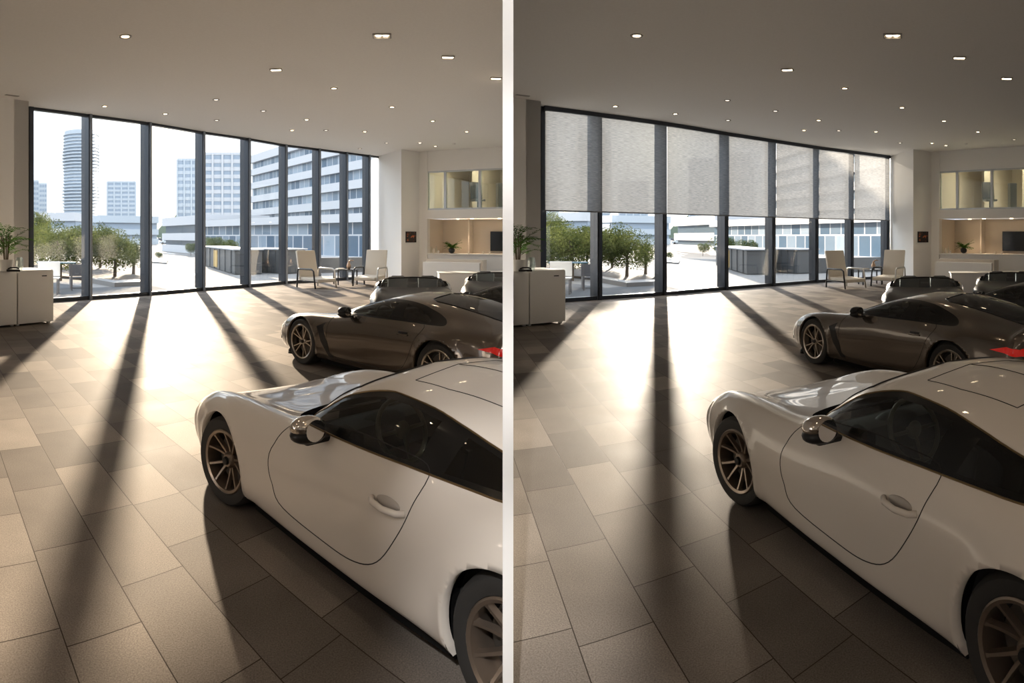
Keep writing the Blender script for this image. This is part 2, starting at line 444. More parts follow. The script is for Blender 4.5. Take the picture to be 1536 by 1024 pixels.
def catmull(xk, yk, x):
    xk = np.asarray(xk, float); yk = np.asarray(yk, float)
    m = np.gradient(yk, xk)
    i = np.clip(np.searchsorted(xk, x, side='right') - 1, 0, len(xk) - 2)
    h = xk[i + 1] - xk[i]; t = (x - xk[i]) / h
    return ((2*t**3 - 3*t**2 + 1) * yk[i] + (t**3 - 2*t**2 + t) * h * m[i] + (-2*t**3 + 3*t**2) * yk[i + 1] + (t**3 - t**2) * h * m[i + 1])

KN = np.array([0]*4 + [1, 2, 3, 4, 5, 6] + [7]*4, float)
def basis(v):
    t = np.clip(np.asarray(v, float), 0, 1) * 7 * (1 - 1e-9)
    N = [((KN[i] <= t) & (t < KN[i + 1])).astype(float) for i in range(len(KN) - 1)]
    for p in (1, 2, 3):
        N2 = []
        for i in range(len(KN) - 1 - p):
            a = (t - KN[i]) / (KN[i + p] - KN[i]) * N[i] if KN[i + p] > KN[i] else 0 * t
            b = (KN[i + p + 1] - t) / (KN[i + p + 1] - KN[i + 1]) * N[i + 1] if KN[i + p + 1] > KN[i + 1] else 0 * t
            N2.append(a + b)
        N = N2
    return np.stack(N, -1)

class Surf:
    def __init__(s, spec):
        s.ux = np.array(spec.get('ux', U0)); s.spec = spec
        zf = spec.get('zf', 1.0); zc = list(spec.get('zc', ZC)); ys = []; zs = []
        tabs = dict(TAB); tabs.update(spec.get('tab', {}))
        for k in range(10):
            y, z = tabs[k]
            if k == 9: z = zc
            if k == 8: z = [a * .38 + b * .62 for a, b in zip(tabs[7][1], zc)]
            ys.append(np.array(y) * spec.get('wy', 1.0)); zs.append(np.array(z) * zf)
        s.ys, s.zs = ys, zs
        s.ax = spec['axles']; s.Ra = spec['arch']; s.zw = spec['wheel']
    def warp(s, x):                                     # design station to real length
        return float(np.interp(x, U0, s.ux))
    def pts(s, u, v):
        u = np.asarray(u, float); v = np.asarray(v, float)
        ud = np.interp(u, s.ux, U0)
        B = basis(v)
        Y = np.stack([catmull(U0, s.ys[k], ud) for k in range(10)], -1); Z = np.stack([catmull(U0, s.zs[k], ud) for k in range(10)], -1)
        y = (B * Y).sum(-1); z = (B * Z).sum(-1)
        for a in s.ax:
            r = np.hypot(u - a, z - s.zw)
            y = y + s.spec.get('flare', .016) * np.exp(-((r - s.Ra) / .055) ** 2) * (v < .55)
        y = np.where(v >= .9999, 0, y)
        return u, y, z
    def v_at_z(s, u, z):
        vv = np.linspace(0, 1, 240); _, _, Z = s.pts(np.full(240, u), vv)
        k = np.argmax(Z >= z)
        if Z[k] < z: return 1.0
        if k == 0: return 0.0
        return float(np.interp(z, [Z[k - 1], Z[k]], [vv[k - 1], vv[k]]))
    def v_at_y(s, u, y):
        vv = np.linspace(1, .35, 200); _, Y, _ = s.pts(np.full(200, u), vv)
        k = np.argmax(Y >= y)
        if Y[k] < y: return .36
        if k == 0: return 1.0
        return float(np.interp(y, [Y[k - 1], Y[k]], [vv[k - 1], vv[k]]))

def smooth_poly(pts, n=6):
    out = []
    N = len(pts)
    for i in range(N):
        p0, p1, p2, p3 = (np.array(pts[(i + k) % N]) for k in (-1, 0, 1, 2))
        for j in range(n):
            t = j / n
            out.append(tuple(.5 * ((2*p1) + (-p0 + p2)*t + (2*p0 - 5*p1 + 4*p2 - p3)*t*t + (-p0 + 3*p1 - 3*p2 + p3)*t**3)))
    return out
def dense(pts, step=.035, closed=True):
    out = []; N = len(pts)
    for i in range(N if closed else N - 1):
        a, b = np.array(pts[i], float), np.array(pts[(i + 1) % N], float)
        k = max(1, int(np.ceil(np.linalg.norm(b - a) / step)))
        for j in range(k): out.append(tuple(a + (b - a) * j / k))
    if not closed: out.append(tuple(pts[-1]))
    return out
def inpoly(x, y, poly):
    poly = np.asarray(poly); c = np.zeros(x.shape, bool); j = len(poly) - 1
    for i in range(len(poly)):
        xi, yi = poly[i]; xj, yj = poly[j]
        if yi != yj:
            c ^= ((yi > y) != (yj > y)) & (x < (xj - xi) * (y - yi) / (yj - yi) + xi)
        j = i
    return c
VK = 2.6

def make_car(kind, spec, paint, name, label, cat, group=None):
    S = Surf(spec); wp = S.warp; L = S.ux[-1]
    R = empty(name); tag(R, label, cat, group)
    lod = spec.get('lod', 1); zf = spec.get('zf', 1.0)
    # regions: name -> (plane, polygon in real coordinates)
    regs = {}
    for nm, (plane, poly) in spec['regs'].items():
        regs[nm] = (plane, dense([(wp(p[0]), p[1] * (zf if plane == 'side' else 1)) for p in poly], .035 * lod))
    nu, nv = int(L / (.04 * lod)), int(44 / lod)
    us = np.linspace(0, L, nu); vs = np.linspace(0, 1, nv)
    UU, VV = np.meshgrid(us, vs, indexing='ij')
    pts = [(float(a), float(b) * VK) for a, b in zip(UU.ravel(), VV.ravel())]
    edges = []
    lines = {}
    for nm, (plane, poly) in regs.items():
        idx = []; ln = []
        for (a, b) in poly:
            a = min(max(a, 0.0), L)
            v = S.v_at_z(a, b) if plane == 'side' else S.v_at_y(a, max(b, 0))
            idx.append(len(pts)); pts.append((a, v * VK)); ln.append((a, v))
        lines[nm] = ln
        edges += [(idx[i], idx[(i + 1) % len(idx)]) for i in range(len(idx))]
    arcs = []
    for ax in S.ax:
        idx = []; ln = []
        for k in range(49):
            th = math.radians(-35) + math.radians(250) * k / 48
            a, b = ax + S.Ra * math.cos(th), S.zw + S.Ra * math.sin(th)
            z0 = float(S.pts([a], [0])[2][0])
            if b < z0 + .004: continue
            v = S.v_at_z(a, b); idx.append(len(pts)); pts.append((a, v * VK)); ln.append((a, v))
        edges += [(idx[i], idx[i + 1]) for i in range(len(idx) - 1)]
        arcs.append(ln)
    ov, oe, of, *_ = delaunay_2d_cdt([Vector(p) for p in pts], edges, [], 0, 1e-4)
    A = np.array([(p.x, p.y / VK) for p in ov]); T = np.array([f for f in of if len(f) == 3])
    X, Y, Z = S.pts(A[:, 0], A[:, 1])
    cu = A[T].mean(1); cx, cy, cz = S.pts(cu[:, 0], cu[:, 1])
    cls = np.array(['body'] * len(T), dtype=object)
    for nm, (plane, poly) in reversed(list(regs.items())):
        if plane == 'side': m = inpoly(cx, cz, poly)
        else:
            m = inpoly(cx, cy, [(a, b if b > .005 else -.01) for a, b in poly]) & (cu[:, 1] > .36)
        cls[m] = nm
    for ax in S.ax:
        cls[(np.hypot(cx - ax, cz - S.zw) < S.Ra) & (cu[:, 1] < .55) & (cz < .9)] = 'cut'
        cls[(abs(cx - ax) < S.Ra * .97) & (cz < S.zw) ] = 'cut'
    # side of triangles: right half (y > 0) and mirrored left half
    def mesh_of(sel, sides, push=0.0):
        b = MB(); t = T[sel]
        if not len(t): return b
        used, inv = np.unique(t, return_inverse=True); inv = inv.reshape(t.shape)
        for sd in sides:
            vv = [(X[i], sd * Y[i], Z[i]) for i in used]
            b.add(vv, [tuple(r[::-1]) if sd > 0 else tuple(r) for r in inv.tolist()])
        return b
    def fin(b, nm, m, parent, weld=True, thick=0.0):
        o = b.build(nm, m, parent, smooth='all')
        if weld:
            bm = bmesh.new(); bm.from_mesh(o.data); bmesh.ops.remove_doubles(bm, verts=bm.verts, dist=2e-4)
            if thick:
                bmesh.ops.recalc_face_normals
            bm.to_mesh(o.data); bm.free()
        return o
    pts3 = lambda ln, sd, dy=0.0: [Vector((float(a), sd * (float(b) + dy), float(c))) for a, b, c in zip(*S.pts([p[0] for p in ln], [p[1] for p in ln]))]
    # body
    body_names = set(['body'] + [n for n in regs if n in ('hood_panel', 'roof_panel')])
    bb = mesh_of(np.isin(cls, list(body_names)), (1, -1))
    for sd in (1, -1):
        for ln in arcs:                                  # arch lips turned inwards
            p = pts3(ln, sd); q = [Vector((a.x, a.y - sd * .05, a.z)) for a in p]
            n = len(p); bb.add([a[:] for a in p + q], [(i, i + 1, n + i + 1, n + i) for i in range(n - 1)])
    for u in (0.0, L):                                   # nose and tail caps
        v = np.linspace(0, 1, 24); x_, y_, z_ = S.pts(np.full(24, u), v)
        ring = [(float(u), float(a), float(b)) for a, b in zip(y_, z_)] + [(float(u), -float(a), float(b)) for a, b in zip(y_[::-1], z_[::-1])]
        bb.add(ring, [tuple(range(len(ring)))])
    body = fin(bb, 'body', paint, R)
    # part lines: dark joints between panels
    for nm in spec.get('joints', []):
        for sd in ((1, -1)):
            MB().tube(pts3(lines[nm], sd), .0032, 5, closed=True).build('panel_joint', M['gap'], R)
    for sd, w_ in ((1, 'right'), (-1, 'left')):
        if (cls == 'door').any():
            d = fin(mesh_of(cls == 'door', (sd,)), 'door', paint, R)
            hx, hz = wp(spec['handle'][0]), spec['handle'][1] * zf
            v = S.v_at_z(hx, hz); _, hy, _ = S.pts([hx], [v]); hy = float(hy[0])
            if spec.get('handle_style') == 'flush':
                MB().box((hx, sd * (hy - .004), hz + .01), (.17, .02, .055), bevel=.008).build('handle_recess', M['black'], d, smooth=True)
                MB().box((hx, sd * (hy + .012), hz), (.20, .022, .024), bevel=.009).build('door_handle', paint, d, smooth=True)
            else:
                MB().ball((hx, sd * (hy - .004), hz + .012), .1, .95, .14, .33).build('handle_recess', spec['recess_shade'], d, smooth=True)
                MB().tube([(hx - .125, sd * (hy + .004), hz + .004), (hx - .09, sd * (hy + .03), hz), (hx, sd * (hy + .04), hz - .004), (hx + .09, sd * (hy + .03), hz), (hx + .125, sd * (hy + .004), hz + .004)], .0165, 10).build('door_handle', paint, d, smooth='all')
        for nm, mt_ in (('side_window', 'tint'), ('quarter_window', 'tint2')):
            if (cls == nm).any(): fin(mesh_of(cls == nm, (sd,)), nm, spec[mt_], R)
        for nm in ('headlight', 'taillight'):
            if (cls == nm).any(): fin(mesh_of(cls == nm, (sd,)), nm, spec[nm], R)
        for nm in ('window_trim', 'side_vent', 'lower_trim', 'tail_trim'):
            if (cls == nm).any(): fin(mesh_of(cls == nm, (sd,)), nm, spec.get(nm, M['black']), R)
        if 'bright_trim' in spec:                        # line of trim under the glass
            ln = [q for q in lines['window_trim']]
            MB().tube([p for p in pts3(ln, sd)], .006, 6, closed=True).build('window_strip', spec['bright_trim'], R, smooth='all')
    for nm, mk in (('windshield', 'tint'), ('rear_window', 'tintrear'), ('cowl', None), ('roof_glass', 'tint2')):
        if (cls == nm).any():
            o = fin(mesh_of(cls == nm, (1, -1)), nm, spec[mk] if mk else M['blackmat'], R)
            if spec.get('rim_' + nm):
                pl = [q for q in lines[nm] ]
                for sd in (1, -1):
                    pp = [p for p in pts3(pl, sd) if abs(p.y) > .02]
                    # order kept; open where it meets the centre line
                    k = max(range(len(pp)), key=lambda i: (pp[i] - pp[i - 1]).length)
                    pp = pp[k:] + pp[:k]
                    MB().tube(pp, .009, 6).build('glass_seal', M['black'], o, smooth='all')
    # underbody, arch liners, cabin
    ub = MB().box((L / 2, 0, .20), (L - .5, 1.02, .10)).box(((S.ax[0] + S.ax[1]) / 2, 0, .2), (S.ax[1] - S.ax[0] - 2 * S.Ra - .06, 1.5, .06))
    for ax in S.ax:
        for sd in (1, -1):
            n = 20; vv = []; ff = []
            for k in range(n + 1):
                th = math.radians(-20) + math.radians(220) * k / n
                x_, z_ = ax + (S.Ra + .015) * math.cos(th), S.zw + (S.Ra + .015) * math.sin(th)
                vv += [(x_, sd * .50, z_), (x_, sd * .84, z_)]
            ff = [(2*k, 2*k+1, 2*k+3, 2*k+2) for k in range(n)]
            ff.append(tuple(2*k for k in range(n + 1)))
            ub.add(vv, ff)
    ub.build('underbody', M['blackmat'], R)
    sill = MB().prism([(S.ax[0] + S.Ra + .02, -.80), (S.ax[1] - S.Ra - .02, -.80), (S.ax[1] - S.Ra - .02, -.72), (S.ax[0] + S.Ra + .02, -.72)], .10, .19)
    sill.build('sill_skirt', M['blackmat'], R); sill = MB()
    sill.prism([(S.ax[0] + S.Ra + .02, .72), (S.ax[1] - S.Ra - .02, .72), (S.ax[1] - S.Ra - .02, .80), (S.ax[0] + S.Ra + .02, .80)], .10, .19)
    sill.build('sill_skirt', M['blackmat'], R)
    c0, c1 = wp(1.5), wp(3.6)
    tub = MB().box(((c0 + c1) / 2, 0, .42), (c1 - c0, 1.5, .06))
    tub.box((c0 + .02, 0, .62), (.10, 1.46, .44), bevel=.03).box((c1 - .05, 0, .66), (.25, 1.3, .46), bevel=.05)
    tub.box(((c0 + wp(2.7)) / 2, 0, .58), (wp(2.7) - c0, .24, .24), bevel=.04)
    for sd in (1, -1): tub.box(((c0 + c1) / 2, sd * .76, .62), (c1 - c0, .05, .5), bevel=.02)
    tub.build('cabin', spec['cabin'], R, smooth=True)
    MB().box((wp(1.72), 0, .80), (.34, 1.36, .20), bevel=.07, ry=-.12).ball((wp(1.78), -.36, .885), .16, .7, 1.0, .35).build('dashboard', spec['cabin'], R, smooth=True)
    for sd in (1, -1):
        sx = wp(2.38)
        st = MB().box((sx, sd * .36, .50), (.52, .50, .16), bevel=.06).box((sx + .28, sd * .36, .74), (.15, .48, .54), bevel=.06, ry=.28)
        st.box((sx + .26, sd * .36 + .20, .74), (.16, .09, .50), bevel=.04, ry=.28).box((sx + .26, sd * .36 - .20, .74), (.16, .09, .50), bevel=.04, ry=.28)
        seat = st.build('seat', spec['seat'], R, smooth=True)
        MB().box((sx + .36, sd * .36, 1.015), (.09, .24, .15), bevel=.04, ry=.25).build('headrest', spec.get('headrest', spec['seat']), seat, smooth=True)
    swc = Vector((wp(1.98), -.36, .86)); tilt = Matrix.Rotation(math.radians(-24), 3, 'Y')
    ring = [swc + tilt @ Vector((0, .185 * math.cos(t * math.pi / 12), .185 * math.sin(t * math.pi / 12))) for t in range(24)]
    sw = MB().tube(ring, .015, 8, closed=True)
    for t in (0, math.pi, -math.pi / 2):
        sw.tube([swc, swc + tilt @ Vector((0, .18 * math.cos(t), .18 * math.sin(t)))], .012, 6)
    sw.ball(swc, .055, .5, 1, 1).tube([swc, swc + Vector((-.25, 0, -.06))], .02, 6)
    sw.build('steering_wheel', spec.get('steering', M['black']), R, smooth='all')
    # mirrors
    for sd in (1, -1):
        mx, mz = wp(spec.get('mirror_x', 1.78)), .985 * zf
        _, my, _ = S.pts([mx], [S.v_at_z(mx, .90 * zf)]); my = float(my[0])
        m1 = MB().ball((mx, sd * (my + .135), mz + .012), .10, .70, 1.05, .62, 20, 12, rz=sd * .15)
        mo = m1.build('wing_mirror', spec['mirror_top'], R, smooth='all')
        MB().box((mx - .0, sd * (my + .06), mz - .075), (.07, .20, .03), bevel=.012).ball((mx, sd * (my + .13), mz - .035), .105, .76, 1.05, .48, 16, 10, rz=sd * .15).build('mirror_base', M['black'], mo, smooth=True)
        MB().lathe([(.0, .0), (.06, .001), (.062, .006)], (mx + .083, sd * (my + .135), mz + .01), 20, axis='X').build('mirror_glass', M['mirror'], mo)
    # wheels
    r = spec['wheel']; wdt = .15
    for k, ax in enumerate(S.ax):
        for sd in (1, -1):
            yo = sd * (spec['track'][k])
            rim = MB()
            rr = r * spec.get('rimr', .715)
            rim.lathe([(rr * .97, -.20), (rr * .90, -.18), (rr * .88, -.03), (rr * .90, 0.004), (rr * .975, .012), (rr * 1.01, .004), (rr * 1.01, -.03)], (ax, 0, r), 48, axis='Y', cap=False)
            ns = spec.get('spokes', 10)
            for q in range(ns):
                if spec.get('twin'):
                    base = 2 * math.pi * (q // 2) / (ns / 2); a0 = base + (.10 if q % 2 else -.10); a1 = base + (.21 if q % 2 else -.21)
                else:
                    base = 2 * math.pi * (q // 2) / (ns / 2); a0 = base + (.16 if q % 2 else -.16); a1 = base + (.36 if q % 2 else -.27)
                seg = 7; vv = []; ff = []
                for i in range(seg + 1):
                    t = i / seg; rad = .035 + (rr * .93 - .035) * t
                    an = a0 + (a1 - a0) * t ** .8
                    hw = .017 - .006 * t + (.010 if t > .9 else 0)
                    dep = -.055 + .055 * t ** 1.4 * (1) if not spec.get('twin') else -.030 + .022 * t
                    cxx, czz = math.cos(an), math.sin(an)
                    for (w2, dd) in ((-hw, dep - .03), (-hw * .55, dep), (hw * .55, dep), (hw, dep - .03)):
                        vv.append((ax + rad * cxx - w2 * czz, dd, r + rad * czz + w2 * cxx))
                for i in range(seg):
                    for j in range(3): ff.append((4*i + j, 4*i + j + 1, 4*i + 5 + j, 4*i + 4 + j))
                    ff.append((4*i + 3, 4*i, 4*i + 4, 4*i + 7))
                rim.add(vv, ff)
            rim.lathe([(.0, -.02), (.045, -.022), (.06, -.04), (.065, -.09)], (ax, 0, r), 20, axis='Y', cap=False)
            st_ = spec.get('steer', 0) if k == 0 else 0
            def place(b, nm, m_, par):                   # shapes face +y; flip for the left side
                b.v = [(x_, yo + (y_ if sd > 0 else -y_), z_) for x_, y_, z_ in b.v]
                if st_:
                    cs, sn = math.cos(st_), math.sin(st_); yc = yo - sd * .12
                    b.v = [(ax + (x_ - ax) * cs - (y_ - yc) * sn, yc + (x_ - ax) * sn + (y_ - yc) * cs, z_) for x_, y_, z_ in b.v]
                if sd < 0: b.f = [f[::-1] for f in b.f]
                return b.build(nm, m_, par, smooth=True)
            wh = place(rim, 'wheel', spec['rim'], R)
            ty = MB().lathe([(rr * 1.0, -.24), (r * .90, -.25), (r * .985, -.235), (r, -.20), (r, -.045), (r * .985, -.012), (r * .93, .008), (r * .84, .012), (rr * 1.02, .002), (rr * 1.0, -.01), (rr * 1.0, -.24)], (ax, 0, r), 56, axis='Y', cap=False)
            place(ty, 'tyre', M['tyre'], wh)
            place(MB().lathe([(.0, -.10), (rr * .74, -.10), (rr * .76, -.115), (rr * .74, -.13), (0, -.13)], (ax, 0, r), 36, axis='Y', cap=False), 'brake_disc', M['disc'], wh)
            place(MB().lathe([(.0, -.145), (rr * .98, -.145), (rr * .98, -.16), (0, -.16)], (ax, 0, r), 30, axis='Y', cap=False), 'wheel_well', M['blackmat'], wh)
            place(MB().lathe([(.0, .0), (.026, -.002), (.032, -.02)], (ax, 0, r), 16, axis='Y', cap=False), 'wheel_cap', M['black'], wh)
    if 'splitter' in spec:
        n = 14; pp = []
        for i in range(n + 1):
            t = -1 + 2 * i / n
            pp.append((.02 + .50 * abs(t) ** 2.6, t * .84))
        v = [(a, b, z) for z in (.10, .125) for a, b in pp] + [(a + .22, b * .93, z) for z in (.10, .14) for a, b in pp]
        m_ = n + 1; ff = []
        for i in range(n):
            ff += [(i, i + 1, m_ + i + 1, m_ + i), (m_ + i, m_ + i + 1, 3*m_ + i + 1, 3*m_ + i), (i + 1, i, 2*m_ + i, 2*m_ + i + 1)]
        MB().add(v, ff).build('splitter', spec['splitter'], R)
        MB().box((.22, -.66, .36), (.06, .20, .14), rz=-.9, bevel=.02).build('air_intake', M['blackmat'], R); MB().box((.22, .66, .36), (.06, .20, .14), rz=.9, bevel=.02).build('air_intake', M['blackmat'], R)
    return R, S

M['trimblack'] = mat('black_pillar_trim', (0.003, 0.003, 0.003), 0.3, spec=.3)
M['recess_shade'] = mat('handle_recess', (0.34, 0.31, 0.28), 0.3, coat=1.0)  # darker than the body paint: shade of the recess put into the colour
M['mirror'] = mat('mirror', (0.8, 0.8, 0.8), 0.03, 1.0)
M['tyre'] = mat('rubber', (0.018, 0.017, 0.016), 0.75)
M['disc'] = mat('brake_disc', (0.12, 0.11, 0.10), 0.4, 0.8)
M['paint_white'] = mat('cream_white_paint', (0.62, 0.575, 0.525), 0.42, 0.0, spec=0.2, coat=0.8)
M['paint_dark'] = mat('bronze_brown_paint', (0.105, 0.083, 0.066), 0.24, 0.75, coat=1.0)
M['paint_black'] = mat('black_paint', (0.008, 0.009, 0.012), 0.3, spec=0.25, coat=0.35)
M['tint'] = glassmat('tinted_glass', (0.42, 0.47, 0.47), 0.06)
M['tint2'] = glassmat('dark_tinted_glass', (0.12, 0.14, 0.15), 0.06)
M['tintrear'] = glassmat('rear_tinted_glass', (0.10, 0.09, 0.085), 0.10)
M['windscreen'] = glassmat('windscreen_glass', (0.45, 0.52, 0.52), 0.10)
M['cabin'] = mat('cabin_trim', (0.02, 0.021, 0.022), 0.6)
M['seat'] = mat('seat_leather', (0.035, 0.045, 0.052), 0.55)
M['headrest'] = mat('pale_headrest', (0.16, 0.17, 0.15), 0.6)
M['steer'] = mat('steering_leather', (0.16, 0.14, 0.09), 0.4)
M['rim_bronze'] = mat('bronze_alloy', (0.30, 0.245, 0.20), 0.32, 0.85)
M['rim_silver'] = mat('grey_alloy', (0.50, 0.45, 0.40), 0.25, 0.95)
M['chrome'] = mat('polished_metal', (0.60, 0.55, 0.50), 0.12, 1.0)
M['strip'] = mat('bronze_strip', (0.20, 0.14, 0.075), 0.3, 0.9)
M['lamp_glass'] = mat('headlamp_glass', (0.55, 0.55, 0.55), 0.12, 0.6, coat=1.0)
M['tail'] = mat('tail_lamp', (0.30, 0.006, 0.005), 0.15, coat=1.0, emit=(1.0, 0.02, 0.01), es=0.10)

regs911 = {
 'side_window': ('side', [(1.62, .955), (1.70, 1.03), (1.82, 1.115), (1.96, 1.165), (2.15, 1.190), (2.45, 1.187), (2.72, 1.158), (2.69, .965), (2.2, .955)]),
 'quarter_window': ('side', [(2.95, 1.115), (3.15, 1.070), (3.38, 1.015), (3.54, .98), (3.50, .965), (3.20, .965), (2.90, .965)]),
 'window_trim': ('side', smooth_poly([(1.54, .935), (1.66, 1.04), (1.80, 1.135), (2.0, 1.195), (2.25, 1.212), (2.6, 1.195), (2.9, 1.145), (3.25, 1.065), (3.54, 1.0), (3.63, .962), (3.4, .942), (2.6, .942), (2.0, .932)], 4)),
 'windshield': ('top', [(1.40, 0), (1.42, .30), (1.47, .55), (1.53, .63), (1.70, .615), (1.84, .585), (1.88, .3), (1.89, 0)]),
 'cowl': ('top', smooth_poly([(1.17, -.2), (1.17, .2), (1.24, .50), (1.36, .67), (1.50, .72), (1.60, .66), (1.56, .50), (1.48, .2), (1.46, -.2)], 4)),
 'rear_window': ('top', [(3.08, 0), (3.09, .36), (3.16, .42), (3.66, .34), (3.70, 0)]),
 'headlight': ('top', smooth_poly([(.14, .60), (.22, .52), (.36, .515), (.47, .58), (.46, .69), (.36, .745), (.22, .70)], 4)),
 'roof_panel': ('top', [(2.14, 0), (2.15, .38), (2.5, .40), (2.95, .36), (2.98, 0)]),
 'taillight': ('side', [(4.22, .69), (4.47, .66), (4.52, .60), (4.45, .60), (4.22, .655)]),
 'door': ('side', smooth_poly([(1.50, .93), (1.40, .84), (1.33, .65), (1.35, .46), (1.45, .34), (1.9, .305), (2.2, .32), (2.42, .40), (2.62, .60), (2.74, .78), (2.79, .96), (2.5, 1.0), (2.0, 1.0)], 5)),
}
regs911['cowl'] = ('top', [(a, max(b, 0)) for a, b in regs911['cowl'][1]])
ux911 = [0, .14, .42, .75, 1.1, 1.88, 2.35, 2.72, 3.13, 3.45, 3.77, 4.12, 4.52, 4.76, 4.83]
tab911 = {5: (TAB[5][0], [.42, .56, .70, .82, .865, .87, .905, .915, .93, .94, .945, .90, .81, .69, .54]),
          6: ([.30, .45, .55, .61, .63, .665, .745, .755, .735, .70, .66, .60, .52, .45, .36], [.43, .56, .685, .775, .82, .872, 1.05, 1.08, 1.075, 1.045, 1.01, .945, .845, .72, .56]),
          7: ([.24, .34, .42, .46, .47, .55, .665, .66, .635, .59, .54, .47, .40, .34, .28], [.44, .56, .655, .725, .765, .855, 1.165, 1.205, 1.195, 1.135, 1.075, .985, .87, .735, .58])}
zc911 = [.44, .56, .65, .715, .76, .865, 1.215, 1.285, 1.275, 1.21, 1.135, 1.02, .885, .75, .60]
spec911 = dict(ux=ux911, zf=.955, axles=(1.1, 3.77), arch=.368, wheel=.330, steer=math.radians(11), tab=tab911, zc=zc911, track=(.875, .895), regs=regs911, joints=['door', 'roof_panel'], handle=(2.54, .735), window_trim=M['trimblack'],
               recess_shade=M['recess_shade'], tint=M['tint'], tint2=M['tint2'], tintrear=M['tintrear'], headlight=M['lamp_glass'], taillight=M['tail'],
               cabin=M['cabin'], seat=M['seat'], headrest=M['headrest'], steering=M['steer'], mirror_top=M['chrome'], rim=M['rim_bronze'], spokes=10,
               bright_trim=M['strip'], rim_windshield=True)
uxd = [0, .11, .32, .62, .95, 1.62, 2.10, 2.60, 3.10, 3.48, 3.82, 4.22, 4.58, 4.80, 4.86]
zcd = [.46, .58, .68, .75, .80, .90, 1.08, 1.235, 1.285, 1.26, 1.20, 1.09, .955, .85, .62]
regsd = dict(regs911)
regsd['rear_window'] = ('top', [(2.92, 0), (2.93, .40), (3.05, .46), (3.5, .42), (3.9, .36), (4.12, .30), (4.16, 0)])
regsd['quarter_window'] = ('side', [(2.66, 1.165), (2.90, 1.125), (3.10, 1.05), (3.20, .99), (3.16, .965), (2.70, .96)])
regsd['side_window'] = ('side', [(1.64, .955), (1.74, 1.02), (1.90, 1.095), (2.08, 1.15), (2.30, 1.175), (2.50, 1.175), (2.44, .96), (2.2, .955)])
regsd['window_trim'] = ('side', smooth_poly([(1.52, .935), (1.70, 1.025), (1.92, 1.125), (2.20, 1.19), (2.55, 1.205), (2.9, 1.175), (3.2, 1.10), (3.40, 1.02), (3.44, .955), (3.2, .942), (2.6, .942), (2.0, .932)], 4))
regsd['door'] = ('side', smooth_poly([(1.48, .93), (1.36, .80), (1.34, .60), (1.36, .42), (1.44, .27), (1.9, .25), (2.50, .25), (2.74, .30), (2.90, .48), (3.03, .72), (3.13, .94), (2.5, 1.0), (2.0, 1.0)], 5))
regsd['side_vent'] = ('side', [(1.20, .68), (1.31, .76), (1.29, .68), (1.33, .52), (1.46, .235), (1.36, .235), (1.26, .45), (1.23, .60)])
regsd['headlight'] = ('top', smooth_poly([(.10, .52), (.16, .44), (.32, .52), (.56, .62), (.58, .70), (.42, .74), (.24, .68)], 4))
regsd['taillight'] = ('side', [(4.02, .735), (4.25, .775), (4.50, .75), (4.52, .67), (4.40, .67), (4.2, .705)])
regsd['cowl'] = ('top', [(1.26, 0), (1.30, .35), (1.38, .60), (1.48, .66), (1.54, .60), (1.46, .3), (1.43, 0)])
tabd = {4: (TAB[4][0], [.42, .53, .64, .74, .785, .78, .785, .80, .82, .85, .88, .87, .83, .77, .55]),
        5: (TAB[5][0], [.44, .57, .70, .80, .85, .87, .90, .915, .93, .95, .965, .945, .89, .82, .58]),
        6: (TAB[6][0], [.45, .58, .70, .785, .835, .885, .99, 1.055, 1.075, 1.07, 1.05, 1.0, .925, .84, .6]),
        7: (TAB[7][0], [.455, .585, .685, .755, .80, .89, 1.05, 1.175, 1.21, 1.185, 1.135, 1.05, .945, .85, .61])}
specd = dict(ux=uxd, zc=zcd, tab=tabd, axles=(.95, 3.82), arch=.395, wheel=.362, track=(.885, .905), regs=regsd, joints=['door'], handle=(2.80, .78), mirror_x=1.72, zf=.965, window_trim=M['trimblack'],
             handle_style='flush', wy=1.0, flare=.02, tint=M['tint2'], tint2=M['tint2'], tintrear=M['tintrear'], headlight=M['lamp_glass'], taillight=M['tail'],
             cabin=M['cabin'], seat=M['seat'], mirror_top=M['paint_black'], rim=M['rim_silver'], spokes=10, twin=True, rimr=.76, splitter=M['paint_dark'],
             rim_windshield=True, rim_rear_window=True)
specd['tint'] = glassmat('dark_side_glass', (0.20, 0.22, 0.22), 0.07)
specd['steering'] = M['black']

def place_car(o, front, rear, room, spec):
    """front / rear: where the near side tyres touch the floor, room frame"""
    f = Vector((*front, 0)); r = Vector((*rear, 0)); e = (r - f).normalized()
    ya = Vector((-e.y, e.x, 0))
    org = f - e * spec['axles'][0] + ya * (spec['track'][0] + .0)
    o.location = org; o.rotation_euler.z = math.atan2(e.y, e.x)
